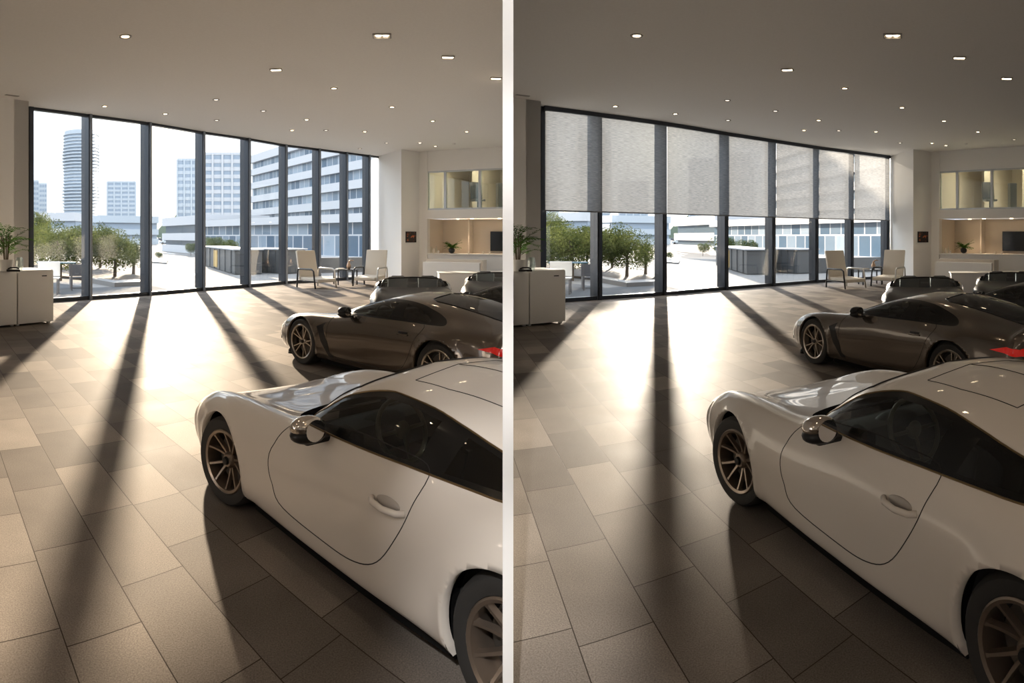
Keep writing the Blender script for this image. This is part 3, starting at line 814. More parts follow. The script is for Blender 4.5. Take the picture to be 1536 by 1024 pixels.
# ------------------------------------------------------------------ the two showroom bays
CURX = [43, 133, 222, 303, 371, 427, 477, 518, 552, 568]
CURD = [18.2, 19.35, 20.7, 22.5, 24.0, 25.7, 26.9, 28.0, 29.0, 29.5]
def CP(x):
    """point of the window line under column x"""
    for i in range(len(CURX) - 1):
        if x <= CURX[i + 1] or i == len(CURX) - 2:
            a, b = Vector(P(CURX[i], CURD[i])), Vector(P(CURX[i + 1], CURD[i + 1]))
            an = (x - 377) / F; r = Vector((math.sin(an), math.cos(an)))
            # ray from the viewer meets the line a b
            d = b - a; den = r.x * -d.y + d.x * r.y
            t = (a.x * -d.y + d.x * a.y) / den
            return r * t
MULL = {'L': [43, 133, 222, 303, 371, 427, 477, 518, 552, 568], 'R': [43, 129, 226, 319, 390, 455, 508, 562, 568]}
NSHADE = {'R': 7}
ORD = ['first', 'second', 'third', 'fourth', 'fifth', 'sixth', 'seventh', 'eighth', 'ninth', 'tenth', 'eleventh', 'twelfth', 'thirteenth', 'fourteenth', 'fifteenth', 'sixteenth', 'seventeenth', 'eighteenth', 'nineteenth', 'twentieth', 'twenty-first', 'twenty-second', 'twenty-third', 'twenty-fourth', 'twenty-fifth', 'twenty-sixth', 'twenty-seventh', 'twenty-eighth']
WHERE = {'L': 'in the left bay with bare windows', 'R': 'in the right bay with roller shades'}
SHORT = {'L': 'left bay', 'R': 'right bay'}

W0, W1 = Vector(P(640, 27.7)), Vector(P(754, 26.2))
TW = (W1 - W0).normalized(); NW = Vector((-TW.y, TW.x))
if NW.y < 0: NW = -NW
def O(s_, q):                                             # office wall frame: s along, q away from the viewer
    return W0 + TW * s_ + NW * q
def obox(b, s0, s1, q0, q1, z0, z1):
    return b.prism([O(s0, q0)[:], O(s1, q0)[:], O(s1, q1)[:], O(s0, q1)[:]], z0, z1)
PIERDIR = (Vector(P(0, 16.9)) - Vector(P(43, 17.4))).normalized()
PA = Vector(P(43, 17.4))
PC = [Vector(P(568, 29.4)), Vector(P(602, 27.07)), Vector(P(629, 27.9)), Vector(P(638, 27.75))]

def shell(room):
    # floor follows the window line
    wl = [CP(x) for x in MULL[room]]
    out = [(p.normalized() * .12 + p) for p in wl]
    back = [PA + PIERDIR * 16, Vector((-20, -7)) if room == 'L' else Vector((-8, -14)), Vector((8, -14)) if room == 'L' else Vector((22, -10)), O(26, 0), O(26, 7), O(-2.5, 7)]
    poly = [(PA + PIERDIR * -.0)[:]] + [p[:] for p in out] + [O(-2.5, 7)[:], O(26, 7)[:], O(26, 0)[:]]
    if room == 'L': poly += [(20, -10), (-24, -14)]
    else: poly += [(24, -14), (-20, -14)]
    poly += [(PA + PIERDIR * 22)[:]]
    f = MB().prism(poly, -.12, 0).build('floor', M['floor']); struct(f, room)
    c = MB().prism(poly, CEIL, CEIL + .3).build('ceiling', M['ceiling']); struct(c, room)
    # pier at the left of the windows and the wall that runs on from it
    b = MB(); q = wl[0]
    b.slab(PA, PA + PIERDIR * 20, .3, 0, CEIL, side=-.15 if (Vector((-PIERDIR.y, PIERDIR.x)).dot(PA) < 0) else .15)
    b.prism([PA[:], (q + (q - PA) * .12)[:], (q + (q - PA) * .12 + PIERDIR * .5)[:], (PA + PIERDIR * .5)[:]], 0, CEIL)
    struct(b.build('wall_left', M['wall']), room)
    # pillar faces to the right of the windows
    b = MB(); b.prism([PC[0][:], PC[1][:], PC[2][:], (PC[2] + Vector((-.2, 3)))[:], (PC[0] + Vector((-.1, 2)))[:]], 0, CEIL)
    struct(b.build('wall_pillar', M['wall']), room)
    b = MB(); b.slab(PC[2] + Vector((.0, .02)), PC[3], .06, 0, CEIL); b.slab(PC[3], W0 + TW * .05, .08, 0, CEIL)
    struct(b.build('wall_return', M['wall']), room)
    # office wall: above the upper windows, band between the floors, and what lies behind
    SX = 24
    b = obox(MB(), -.05, SX, 0, .25, 5.02, CEIL); obox(b, -.05, SX, -.06, .30, 2.84, 3.24); obox(b, -.12, .04, 0, .25, 0, CEIL)
    struct(b.build('wall_office', M['wall']), room)
    b = obox(MB(), 0, SX, .3, 5, 2.9, 3.2); struct(b.build('trim_upper_floor', M['wall']), room)
    b = obox(MB(), -.3, SX, 5, 5.2, 3.0, CEIL); obox(b, -.3, 0, .2, 5.2, 3.0, CEIL); obox(b, 1.35, 1.75, 2.2, 5.2, 3.2, CEIL); obox(b, 3.1, 3.3, 2.8, 5.2, 3.2, CEIL)
    struct(b.build('wall_upper_office', M['beige']), room)
    b = obox(MB(), -.3, SX, 1.7, 1.9, 0, 2.84); obox(b, -.3, .0, .2, 1.9, 0, 2.84)
    obox(b, 1.55, 1.62, 1.2, 1.9, 0, 2.84); 
    struct(b.build('wall_niche', M['beige']), room)
    # upper office windows
    fr = MB(); xs = [.0, .92, 2.62, 4.6, 6.6, 8.6]
    for i in range(len(xs) - 1):
        b = obox(MB(), xs[i], xs[i] + .06, .02, .16, 3.24, 5.02); obox(b, xs[i + 1] - .05, xs[i + 1], .02, .16, 3.24, 5.02)
        obox(b, xs[i], xs[i + 1], .02, .16, 3.24, 3.31); obox(b, xs[i], xs[i + 1], .02, .16, 4.95, 5.02)
        if room == 'L' and xs[i] > 4: continue
        o = b.build('window_%d' % (20 + i), M['silver']); struct(o, room)
        obox(MB(), xs[i] + .06, xs[i + 1] - .05, .08, .10, 3.31, 4.95).build('glass_pane', M['mezz_glass'], o)
    # rear and side walls out of view
    if room == 'L':
        struct(MB().slab((-24, -5), (3.5, -9.2), .3, 0, CEIL).build('wall_rear', M['wall']), room)
    else:
        struct(MB().slab((-4, -9), (26, 4), .3, 0, CEIL).build('wall_rear', M['wall']), room)
    # street windows
    mx = MULL[room]
    for i in range(len(mx) - 1):
        a, b_ = CP(mx[i]), CP(mx[i + 1])
        d = (b_ - a).normalized(); n = Vector((-d.y, d.x)); n = n if n.y > 0 else -n
        if i == len(mx) - 2: d0, d1 = 0.06, 0.0
        else: d0, d1 = .06, .06
        fr = MB().slab(a, b_, .16, 0, .12).slab(a, b_, .16, CEIL - .08, CEIL)
        o = fr.build('window_%d' % (i + 1), M['frame']); struct(o, room)
        MB().slab(a + d * d0, b_ - d * d1, .02, .12, CEIL - .08).build('glass_pane', M['glass'], o)
    for i, x_ in enumerate(mx):
        if i == len(mx) - 1: continue
        a = CP(x_); b_ = CP(mx[i + 1]); d = (b_ - a).normalized(); n = Vector((-d.y, d.x)); n = n if n.y > 0 else -n
        if i == 0: a = a + d * .04
        hw = .07 if room == 'L' else .09
        bk = MB().prism([(a - d * hw - n * .12)[:], (a + d * hw - n * .12)[:], (a + d * hw + n * .34)[:], (a - d * hw + n * .34)[:]], 0, CEIL)
        o = bk.build('trim_%d' % (i + 1), M['frame']); struct(o, room)
        if i > 0:
            MB().prism([(a - d * hw * .55 - n * .17)[:], (a + d * hw * .55 - n * .17)[:], (a + d * hw * .55 - n * .12)[:], (a - d * hw * .55 - n * .12)[:]], 0.0, CEIL).build('mullion_face', M['frame_face'] if room == 'L' else M['frame'], o)

def shades(room):
    mx = MULL[room]
    for i in range(7):
        a, b_ = CP(mx[i]), CP(mx[i + 1]); d = (b_ - a).normalized(); n = Vector((-d.y, d.x)); n = n if n.y > 0 else -n
        R = empty('roller_shade', (0, 0, 0))
        tag(R, 'grey translucent roller shade, %s from the left, half lowered over the tall window' % ORD[i], 'roller shade', 'row of grey roller shades')
        off = -n * .24
        za, zb = 2.78 + .03 * i, 2.78 + .03 * (i + 1)
        A, B = a + off + d * .012, b_ + off - d * .012
        v = []; N = 14
        for k in range(N + 1):
            t = k / N
            p = A + (B - A) * t + n * .012 * math.sin(t * 9 + i)
            v += [(p.x, p.y, 2.82), (p.x, p.y, CEIL - .06)]
        MB().add(v, [(2*k, 2*k+2, 2*k+3, 2*k+1) for k in range(N)]).build('shade_fabric', M['fabric'], R)
        MB().slab(A, B, .035, 2.785, 2.825).build('bottom_bar', M['bar'], R)
        MB().slab(a + off * .9, b_ + off * .9, .10, CEIL - .13, CEIL - .002).build('head_box', M['frame'], R)
        reg(R, room)

def downlight(room, kind, pos, i, n):
    R = empty('downlight', (pos[0], pos[1], CEIL))
    big = kind in ('sq', 'dbl')
    if kind in ('sq', 'dbl'):
        w_ = .34 if kind == 'dbl' else .26; l_ = .22 if kind == 'dbl' else .15
        R.rotation_euler.z = -.25
        b = MB(); t = .025
        b.box((0, 0, -.012), (w_, t, .03)); b.v = [(x, y - l_ / 2, z) for x, y, z in b.v]; k = len(b.v)
        b2 = MB().box((0, l_ / 2, -.012), (w_, t, .03)).box((-w_ / 2, 0, -.012), (t, l_, .03)).box((w_ / 2, 0, -.012), (t, l_, .03))
        b.add(b2.v, b2.f); b.build('lamp_trim', M['trimw'], R)
        if kind == 'dbl':
            MB().lathe([(0, -.012), (.055, -.012), (.06, 0)], (-.07, 0, 0), 16).lathe([(0, -.012), (.055, -.012), (.06, 0)], (.07, 0, 0), 16).build('lamp_lens', M['lens'], R)
            MB().box((0, 0, -.002), (w_ - .02, l_ - .02, .004)).build('lamp_plate', M['wall'], R)
        else:
            MB().box((0, 0, -.004), (w_ - .03, l_ - .03, .008)).build('lamp_lens', M['lens'], R)
        shape = 'rectangular'
    else:
        r = .12 if kind == 'big' else .095
        MB().lathe([(r * .62, -.004), (r * .7, -.02), (r, -.022), (r * 1.08, -.002)], (0, 0, 0), 20, cap=False).build('lamp_trim', M['trimw'], R, smooth=True)
        MB().lathe([(0, -.008), (r * .66, -.008), (r * .68, 0)], (0, 0, 0), 16, cap=False).build('lamp_lens', M['lens' if kind != 'dim' else 'lensoff'], R)
        shape = 'round'
    tag(R, '%s %s recessed downlight in the %s ceiling, %s counted from the viewer' % ('dim' if kind == 'dim' else 'lit', shape, SHORT[room], ORD[i]), 'downlight', 'recessed downlights in the %s ceiling' % SHORT[room])
    if kind != 'dim':
        L = bpy.data.lights.new('downlight_lamp', 'SPOT'); L.energy = LAMP; L.color = (1.0, .76, .52)
        L.spot_size = math.radians(95); L.spot_blend = .9; L.shadow_soft_size = .05
        l = bpy.data.objects.new('downlight_lamp', L); C.objects.link(l); l.parent = R; l.location = (0, 0, -.03)
    reg(R, room)
LAMP = 15.0
LIGHTS = {'L': [(188, 54, 'big'), (573, 53, 'dbl'), (672, 85, 'sq'), (744, 117, 'sq'), (414, 104, 'sq'), (501, 132, 'r'), (157, 159, 'r'), (324, 149, 'dim'), (395, 166, 'dim'),
                (588, 160, 'r'), (248, 170.5, 'r'), (325, 180, 'dim'), (460, 179, 'r'), (649, 181, 'r'), (438, 195, 'r'), (489, 195, 'dim'), (547, 197, 'r'), (700, 197, 'r'),
                (580, 214, 'dim'), (630, 214, 'r'), (653, 219, 'r'), (540, 222.5, 'dim')]}
LIGHTS['R'] = [(187, 53, 'big'), (571, 53, 'dbl'), (671, 86, 'sq'), (742, 117, 'sq'), (413, 104, 'sq'), (499, 132, 'r'), (155, 159, 'r'), (323, 150, 'dim'), (395, 166, 'dim'),
               (585, 161, 'r'), (245, 170.5, 'r'), (324, 180, 'dim'), (460, 180, 'r'), (648, 181, 'r'), (438, 195, 'r'), (490, 195.5, 'dim'), (546, 197, 'r'), (699, 197.5, 'r'),
               (582, 214, 'dim'), (630, 214.5, 'r'), (651, 218, 'r'), (753, 209, 'dim')]
def ceiling_lights(room):
    ls = sorted(LIGHTS[room], key=lambda t: t[1])
    for i, (x_, y_, k) in enumerate(ls):
        downlight(room, k, CL(x_, y_), i, len(ls))
    # the same lamps go on over and behind the viewer
    k = 0
    for (px, py) in ([(-7, 6), (-3.5, 2.5), (-8, 1), (-1.5, 5), (-5, -2), (.4, 2.2)] if room == 'L' else [(7, 7), (4, 3.5), (1.5, 6.5), (9, 2), (5, -1), (1, 1.0)]):
        R = empty('downlight', (px, py, CEIL))
        MB().lathe([(0, -.008), (.08, -.008), (.13, -.002)], (0, 0, 0), 16).build('lamp_lens', M['lens'], R)
        tag(R, 'round recessed downlight over the viewer in the %s, outside the picture' % SHORT[room], 'downlight', 'downlights over the viewer in the %s' % SHORT[room])
        L = bpy.data.lights.new('downlight_lamp', 'SPOT'); L.energy = LAMP * .8; L.color = (1.0, .78, .58); L.spot_size = math.radians(110); L.spot_blend = 1; L.shadow_soft_size = .08
        l = bpy.data.objects.new('downlight_lamp', L); C.objects.link(l); l.parent = R; l.location = (0, 0, -.03)
        reg(R, room)
    d = MB().lathe([(0, -.05), (.05, -.045), (.07, 0)], (*CL(681, 215)[:2], CEIL), 14).build('smoke_detector', M['wall'])
    tag(d, 'small white smoke detector on the ceiling above the office windows, %s' % SHORT[room], 'smoke detector'); reg(d, room)
    p = CL(18 if room == 'L' else 16, 143)
    v = MB().box((p[0], p[1], CEIL - .006), (.42, .10, .012), rz=.9).build('air_vent', M['trimw'])
    tag(v, 'slim grey air vent slot in the ceiling above the left pier, %s' % SHORT[room], 'vent'); reg(v, room)

def frond(b, base, az, ln, lift, nleaf=16, lw=.018, ll=.16):
    base = Vector(base); pts = []
    for k in range(9):
        t = k / 8
        r = ln * t * math.cos(lift * (1 - .9 * t)); z = ln * (math.sin(lift) * t - .55 * t * t * math.cos(lift) )
        pts.append(base + Vector((math.cos(az) * r, math.sin(az) * r, z)))
    b.tube(pts, .006, 4, r2=.002)
    for k in range(nleaf):
        t = .18 + .82 * k / nleaf; i = min(7, int(t * 8)); p = pts[i] + (pts[i + 1] - pts[i]) * (t * 8 - i); dr = (pts[i + 1] - pts[i]).normalized()
        for sgn in (1, -1):
            sd = dr.cross(Vector((0, 0, 1))).normalized() * sgn
            d = (sd * .8 + dr * .6 + Vector((0, 0, random.uniform(-.3, .25)))).normalized(); l = ll * (1 - .5 * abs(t - .5)) * random.uniform(.75, 1.15)
            wv = dr * lw
            b.add([(p - wv * .3)[:], (p + d * l * .45 - wv)[:], (p + d * l)[:], (p + d * l * .45 + wv)[:]], [(0, 1, 2, 3)])

def cabinet(room):
    # two white cupboards side by side along the left wall
    a = Vector(G(79.8, 484.5)); b_ = Vector(G(27.5, 490)); c = Vector(G(0, 491.8))
    d = (c - a).normalized(); n = Vector((-d.y, d.x)); n = n if n.y > 0 else -n
    H = 1.26
    for k, (s0, s1, lab) in enumerate(((0, (b_ - a).length - .01, 'white cupboard with small dark handle, right of the pair by the pier, %s'), ((b_ - a).length + .01, (b_ - a).length + 1.55, 'white cupboard under the potted palm, left of the pair, %s'))):
        if room == 'R' and k == 1: s1 = s0 + 1.55
        p0, p1 = a + d * s0, a + d * s1
        R = empty('cupboard', (*p1, 0)); tag(R, lab % SHORT[room], 'cabinet', 'white cupboards in the %s' % SHORT[room])
        rz = math.atan2((p0 - p1).y, (p0 - p1).x); R.rotation_euler.z = rz
        w_ = (p1 - p0).length; dep = 1.0
        MB().box((w_ / 2, dep / 2 + .02, .045 + (H - .045) / 2), (w_, dep, H - .045), bevel=.006).build('carcass', M['cabinet'], R, smooth=True)
        MB().box((w_ / 2, .0, .05 + (H - .07) / 2), (w_ - .012, .03, H - .08), bevel=.004).build('door', M['cabinet'], R, smooth=True)
        if k == 0: MB().box((w_ - .26, -.022, H - .14), (.13, .02, .022), bevel=.004).build('handle', M['black'], kids(R)[1])
        MB().box((w_ - .06, .12, .022), (.07, .07, .045)).build('foot', M['cabinet'], R); MB().box((.06, .12, .022), (.07, .07, .045)).build('foot', M['cabinet'], R)
        reg(R, room)
    base = a + d * 1.02 + n * .45
    # palm in a white pot
    pp = Vector(P(9, 13.4))
    R = empty('potted_palm', (*pp, H)); tag(R, 'bushy green palm in a white pot standing on the white cupboard, %s' % SHORT[room], 'plant')
    MB().lathe([(0, 0), (.13, 0), (.17, .26), (.155, .26), (.14, .22), (0, .22)], (0, 0, 0), 24, cap=False).build('pot', M['potw'], R, smooth=True)
    st = MB()
    for k in range(5):
        an = k * 1.3; st.tube([(.04 * math.cos(an), .04 * math.sin(an), .2), (.07 * math.cos(an), .07 * math.sin(an), .55), (.12 * math.cos(an), .12 * math.sin(an), .80)], .013, 6)
    st.build('stem', M['bark'], R)
    lf = MB(); random.seed(11)
    for k in range(42):
        an = random.uniform(0, 6.28); zz = random.uniform(.35, .85)
        frond(lf, (.09 * math.cos(an), .09 * math.sin(an), zz), an, random.uniform(.35, .62), random.uniform(.25, 1.25), 13, .014, .13)
    lf.build('foliage', M['palm'], R); reg(R, room)
    # small things beside the palm
    q = Vector(P(20, 13.15)); t = MB().box((0, 0, .03), (.30, .20, .05), bevel=.015).tube([(-.12, 0, .06), (-.06, 0, .085), (.08, 0, .085), (.13, 0, .06)], .018, 8).build('desk_phone', M['black'], smooth=True, loc=(*q, H), rz=.4)
    tag(t, 'small black telephone lying on the white cupboard beside the palm, %s' % SHORT[room], 'telephone'); reg(t, room)
    q = Vector(P(29, 13.6)); g = MB().lathe([(0, 0), (.07, .0), (.10, .12), (.09, .24), (.06, .30), (.055, .30), (.083, .24), (.09, .12), (.06, .012), (0, .012)], (0, 0, 0), 20, cap=False).build('glass_vase', M['clear'], smooth=True, loc=(*q, H))
    tag(g, 'clear rounded glass vase on the white cupboard just behind the telephone, %s' % SHORT[room], 'vase'); reg(g, room)

def lounge_chair(room, loc, rz, label, k):
    R = empty('lounge_chair', (*loc, 0), rz); tag(R, label, 'chair', 'cream lounge chairs by the windows, %s' % SHORT[room])
    # faces +x; about 1 m wide
    MB().box((.05, 0, .30), (1.15, .80, .11), bevel=.03, ry=.04).build('seat', M['cream'], R, smooth=True)
    MB().box((-.52, 0, .78), (.09, .84, 1.06), bevel=.035, ry=-.22).build('backrest', M['cream'], R, smooth=True)
    for s_, m_ in ((-1, M['blacktube'] if k == 0 else M['blacktube']), (1, M['steel'])):
        y = s_ * .47
        MB().tube([(-.50, y, .0), (-.46, y, .58), (-.40, y, .66), (.36, y, .66), (.46, y, .60), (.56, y, .0)], .030, 8).tube([(-.5, y, .24), (.52, y, .24)], .022, 6).build('arm_frame', m_, R, smooth='all')
    MB().tube([(-.48, -.47, .24), (-.48, .47, .24)], .02, 6).build('crossbar', M['steel'], R); MB().tube([(.5, -.47, .22), (.5, .47, .22)], .02, 6).build('crossbar', M['steel'], R)
    R.scale = (1.12,) * 3; reg(R, room); return R

def lounge(room):
    dx = 0 if room == 'L' else 26
    p1 = P(474 + dx, 23.9); p2 = P(556 + (9 if dx else 0), 24.9); pt = P(518 + (19 if dx else 0), 25.4)
    lounge_chair(room, p1, math.radians(-58), 'cream lounge chair left of the little black table by the windows, %s' % SHORT[room], 0)
    lounge_chair(room, p2, math.radians(236), 'cream lounge chair right of the little black table by the white pillar, %s' % SHORT[room], 1)
    R = empty('side_table', (*pt, 0), .2); tag(R, 'small black side table between the two cream lounge chairs, %s' % SHORT[room], 'table')
    MB().box((0, 0, .62), (.95, .62, .035), bevel=.01).build('table_top', M['black'], R)
    for sx in (-1, 1):
        for sy in (-1, 1):
            MB().box((sx * .42, sy * .27, .30), (.045, .045, .60)).build('leg', M['black'], R)
    reg(R, room)
    m = MB().box((0, 0, .012), (.34, .24, .024), bevel=.004).box((.03, .02, .034), (.30, .22, .018), bevel=.004).build('magazine_stack', M['cream'], loc=(pt[0] - .22, pt[1], .638), rz=.3)
    tag(m, 'pale magazines stacked on the small black side table, %s' % SHORT[room], 'magazines'); reg(m, room)
    v = MB().lathe([(0, 0), (.05, 0), (.09, .08), (.10, .16), (.05, .27), (.035, .33), (.045, .34), (0, .34)], (0, 0, 0), 18, cap=False).tube([(.0, 0, .3), (.08, .02, .38), (.22, .03, .36)], .035, 8, r2=.012)
    v = v.build('sculpture', mat('copper', (.55, .38, .27), .35, .5) if 'copper' not in bpy.data.materials else bpy.data.materials['copper'], smooth='all', loc=(pt[0] + .15, pt[1], .638))
    tag(v, 'small copper-toned curved ornament standing on the side table, %s' % SHORT[room], 'ornament'); reg(v, room)

def reception(room):
    sh = SHORT[room]
    # picture on the pillar
    a, b_ = PC[1], PC[2]; d = (b_ - a).normalized(); n = Vector((d.y, -d.x)); n = n if n.y < 0 else -n
    # pixel columns 608..624
    def onface(x):
        an = (x - 377) / F; r = Vector((math.sin(an), math.cos(an))); dd = b_ - a
        den = r.x * -dd.y + dd.x * r.y; return r * ((a.x * -dd.y + dd.x * a.y) / den)
    l, r_ = onface(608), onface(623.5)
    R = empty('framed_picture', (*((l + r_) / 2), 2.0)); R.rotation_euler.z = math.atan2(d.y, d.x)
    tag(R, 'small dark framed picture with orange abstract shapes on the pillar, %s' % sh, 'picture')
    w_ = (r_ - l).length; h_ = .50
    MB().box((0, -.03, 0), (w_, .04, h_), bevel=.008).build('picture_frame', M['black'], R)
    art = MB().box((0, -.052, 0), (w_ - .10, .006, h_ - .10))
    MB().box((0, -.052, 0), (w_ - .10, .006, h_ - .10)).build('picture_print', M['art'], R)
    reg(R, room)
    # television
    R = empty('television', (*O(3.45, 1.62), 1.80)); R.rotation_euler.z = math.atan2(TW.y, TW.x)
    tag(R, 'flat black television mounted on the beige niche wall, %s' % sh, 'television')
    MB().box((0, 0, 0), (1.85, .06, .92), bevel=.008).build('screen_case', M['black'], R)
    MB().box((0, -.033, 0), (1.80, .006, .87)).build('screen', M['screen'], R); reg(R, room)
    # rear bar, middle counter and front desk
    ln_ = 6.0 if room == 'R' else 3.72
    t = empty('back_counter', (*O(0.06, -.06), 0), math.atan2(TW.y, TW.x)); MB().box((ln_ / 2, .30, .595), (ln_, .50, 1.19)).build('counter_body', M['wall'], t); MB().box((ln_ / 2, .30, 1.22), (ln_, .62, .06), bevel=.008).build('counter_top', M['cabinet'], t); tag(t, 'long white back counter with a thick top below the television, %s' % sh, 'counter'); reg(t, room)
    R = empty('middle_counter', (*O(2.15, -1.75), 0)); R.rotation_euler.z = math.atan2(TW.y, TW.x)
    tag(R, 'white box counter with a raised surround between desk and back counter, %s' % sh, 'counter')
    MB().box((0, 0, .47), (2.6, .5, .94), bevel=.01).build('body', M['wall'], R); MB().box((0, .28, .53), (2.75, .10, 1.06), bevel=.01).box((1.36, .05, .53), (.08, .5, 1.06), bevel=.01).build('surround', M['beige'], R); reg(R, room)
    fd = Vector(P(659, 20.6)); 
    R = empty('reception_desk', (*fd, 0)); R.rotation_euler.z = math.atan2(TW.y, TW.x) + .52
    tag(R, 'plain white block reception desk behind the parked cars, %s' % sh, 'desk')
    MB().box((2.3, .45, .375), (4.6, .9, .75), bevel=.01).build('desk_body', M['wall'], R); MB().box((2.3, .45, .765), (4.66, .95, .03), bevel=.008).build('desk_top', M['cabinet'], R)
    reg(R, room)
    # plant and glassware on the back counter
    s_ = 1.18
    R = empty('potted_plant', (*O(s_, .2), 1.25)); tag(R, 'small leafy plant in a round dark pot on the back counter, %s' % sh, 'plant')
    MB().ball((0, 0, .14), .15, 1, 1, .92, 18, 10).build('pot', M['pot'], R, smooth='all')
    lf = MB(); random.seed(5)
    for k in range(26):
        an = random.uniform(0, 6.28); frond(lf, (0, 0, .24), an, random.uniform(.28, .55), random.uniform(.35, 1.3), 6, .03, .13)
    lf.build('foliage', M['palm'], R); reg(R, room)
    for k, (ss, h_, r) in enumerate(((.16, .30, .045), (.30, .24, .05), (.42, .34, .035), (.54, .14, .06))):
        g = MB().lathe([(0, 0), (r, 0), (r, h_ * .6), (r * .5, h_ * .8), (r * .5, h_), (0, h_)], (0, 0, 0), 14, cap=False).build('carafe' if k < 3 else 'drinking_glass', M['clear'] if k % 2 == 0 else M['cream'], smooth=True, loc=(*O(ss, .15), 1.25))
        tag(g, ['clear glass carafe at the left end of the back counter, %s', 'short cream bottle, second item on the back counter, %s', 'tall slim clear bottle, third item on the back counter, %s', 'low cream bowl, fourth item on the back counter before the plant, %s'][k] % sh, ['carafe', 'bottle', 'bottle', 'bowl'][k]); reg(g, room)
        if k == 1: g.name = 'bottle'
        if k == 2: g.name = 'bottle'
        if k == 3: g.name = 'bowl'
    for k, ss in enumerate((2.1, 2.8, 3.1)):
        g = MB().lathe([(0, 0), (.035, 0), (.04, .11), (.033, .11), (.03, .012), (0, .012)], (0, 0, 0), 12, cap=False).build('cup', M['cream'], smooth=True, loc=(*O(ss, .05), 1.25))
        tag(g, '%s small cream cup from the left on the back counter below the television, %s' % (ORD[k], sh), 'cup', 'cups on the back counter, %s' % sh); reg(g, room)
    # niche downlights (a strip of three) and the lamps of the upper office
    for k, ss in enumerate((1.15, 1.95, 3.3, 5.0, 6.6)):
        if room == 'L' and ss > 3.6: continue
        p = O(ss, .75 if k else .95)
        R = empty('niche_downlight', (*p, 2.84)); MB().lathe([(0, -.006), (.05, -.006), (.075, -.012), (.08, 0)], (0, 0, 0), 16).build('lamp_lens', M['lens'], R)
        tag(R, 'warm little downlight in the niche soffit, %s from the left, %s' % (ORD[k], sh), 'downlight', 'niche downlights, %s' % sh)
        L = bpy.data.lights.new('niche_lamp', 'SPOT'); L.energy = 45; L.color = (1, .72, .45); L.spot_size = math.radians(85); L.spot_blend = .8; L.shadow_soft_size = .04
        l = bpy.data.objects.new('niche_lamp', L); C.objects.link(l); l.parent = R; l.location = (0, 0, -.03)
        reg(R, room)
    for k, (ss, q) in enumerate(((1.15, 1.6), (2.2, 1.3), (3.2, 2.2), (4.4, 1.6))):
        p = O(ss, q)
        if room == 'L' and ss > 3.7: continue
        R = empty('office_ceiling_lamp', (*p, CEIL)); MB().box((0, 0, -.02), (.55, .16, .04), rz=-.5).build('lamp_lens', M['lens'], R)
        tag(R, 'bright flat ceiling lamp in the upper office, %s from the left, %s' % (ORD[k], sh), 'ceiling lamp', 'lamps of the upper office, %s' % sh)
        L = bpy.data.lights.new('office_lamp', 'SPOT'); L.energy = 60; L.color = (1, .84, .62); L.spot_size = math.radians(150); L.spot_blend = 1; L.shadow_soft_size = .1
        l = bpy.data.objects.new('office_lamp', L); C.objects.link(l); l.parent = R; l.location = (0, 0, -.06)
        reg(R, room)
    # furniture behind the upper glass
    R = empty('office_chair', (*O(2.05, 1.2), 3.2)); tag(R, 'grey high-backed office chair behind the upper office glass, %s' % sh, 'chair')
    MB().box((0, .2, .95), (.60, .10, .85), bevel=.05, rx=-.1).build('backrest', M['tablemetal'], R, smooth=True); MB().box((0, -.05, .50), (.55, .5, .10), bevel=.03).build('seat', M['tablemetal'], R, smooth=True)
    MB().tube([(0, 0, .45), (0, 0, .08)], .03, 8).box((0, 0, .05), (.6, .06, .04)).box((0, 0, .05), (.06, .6, .04)).build('pedestal', M['black'], R); reg(R, room)
    R = empty('coat_stand', (*O(3.02, 1.6), 3.2)); tag(R, 'dark standing locker beside the column in the upper office, %s' % sh, 'locker')
    R.name = 'locker'
    MB().box((0, 0, .65), (.32, .35, 1.3), bevel=.02).build('locker_body', M['tablemetal'], R); reg(R, room)

def artmat():
    m = bpy.data.materials.new('abstract_print'); m.use_nodes = True; nt = m.node_tree; b = nt.nodes['Principled BSDF']
    t = nod(nt, 'ShaderNodeTexCoord'); n = nod(nt, 'ShaderNodeTexNoise'); n.inputs['Scale'].default_value = 9; n.inputs['Detail'].default_value = 1
    nt.links.new(t.outputs['Object'], n.inputs['Vector']); c = nod(nt, 'ShaderNodeValToRGB'); nt.links.new(n.outputs['Fac'], c.inputs[0])
    c.color_ramp.elements[0].position = .55; c.color_ramp.elements[0].color = (.015, .01, .01, 1); c.color_ramp.elements[1].position = .66; c.color_ramp.elements[1].color = (.5, .12, .03, 1)
    nt.links.new(c.outputs[0], b.inputs['Base Color']); return m
M['art'] = artmat()
# ------------------------------------------------------------------ outside
def panemat():
    m = bpy.data.materials.new('ribbon_panes'); m.use_nodes = True; nt = m.node_tree; b = nt.nodes['Principled BSDF']; ln = nt.links.new
    t = nod(nt, 'ShaderNodeTexCoord'); sp = nod(nt, 'ShaderNodeSeparateXYZ'); ln(t.outputs['Object'], sp.inputs[0])
    cb = nod(nt, 'ShaderNodeCombineXYZ'); ln(sp.outputs['X'], cb.inputs[0]); ln(sp.outputs['Z'], cb.inputs[1])
    br = nod(nt, 'ShaderNodeTexBrick'); ln(cb.outputs[0], br.inputs['Vector']); br.offset = .5
    br.inputs['Scale'].default_value = 1; br.inputs['Brick Width'].default_value = 1.5; br.inputs['Row Height'].default_value = 2.26
    br.inputs['Mortar Size'].default_value = .07; br.inputs['Color1'].default_value = (.05, .09, .14, 1); br.inputs['Color2'].default_value = (.30, .36, .42, 1); br.inputs['Mortar'].default_value = (.4, .42, .45, 1)
    br.inputs['Bias'].default_value = -.25
    ln(br.outputs['Color'], b.inputs['Base Color']); b.inputs['Roughness'].default_value = .2
    return m
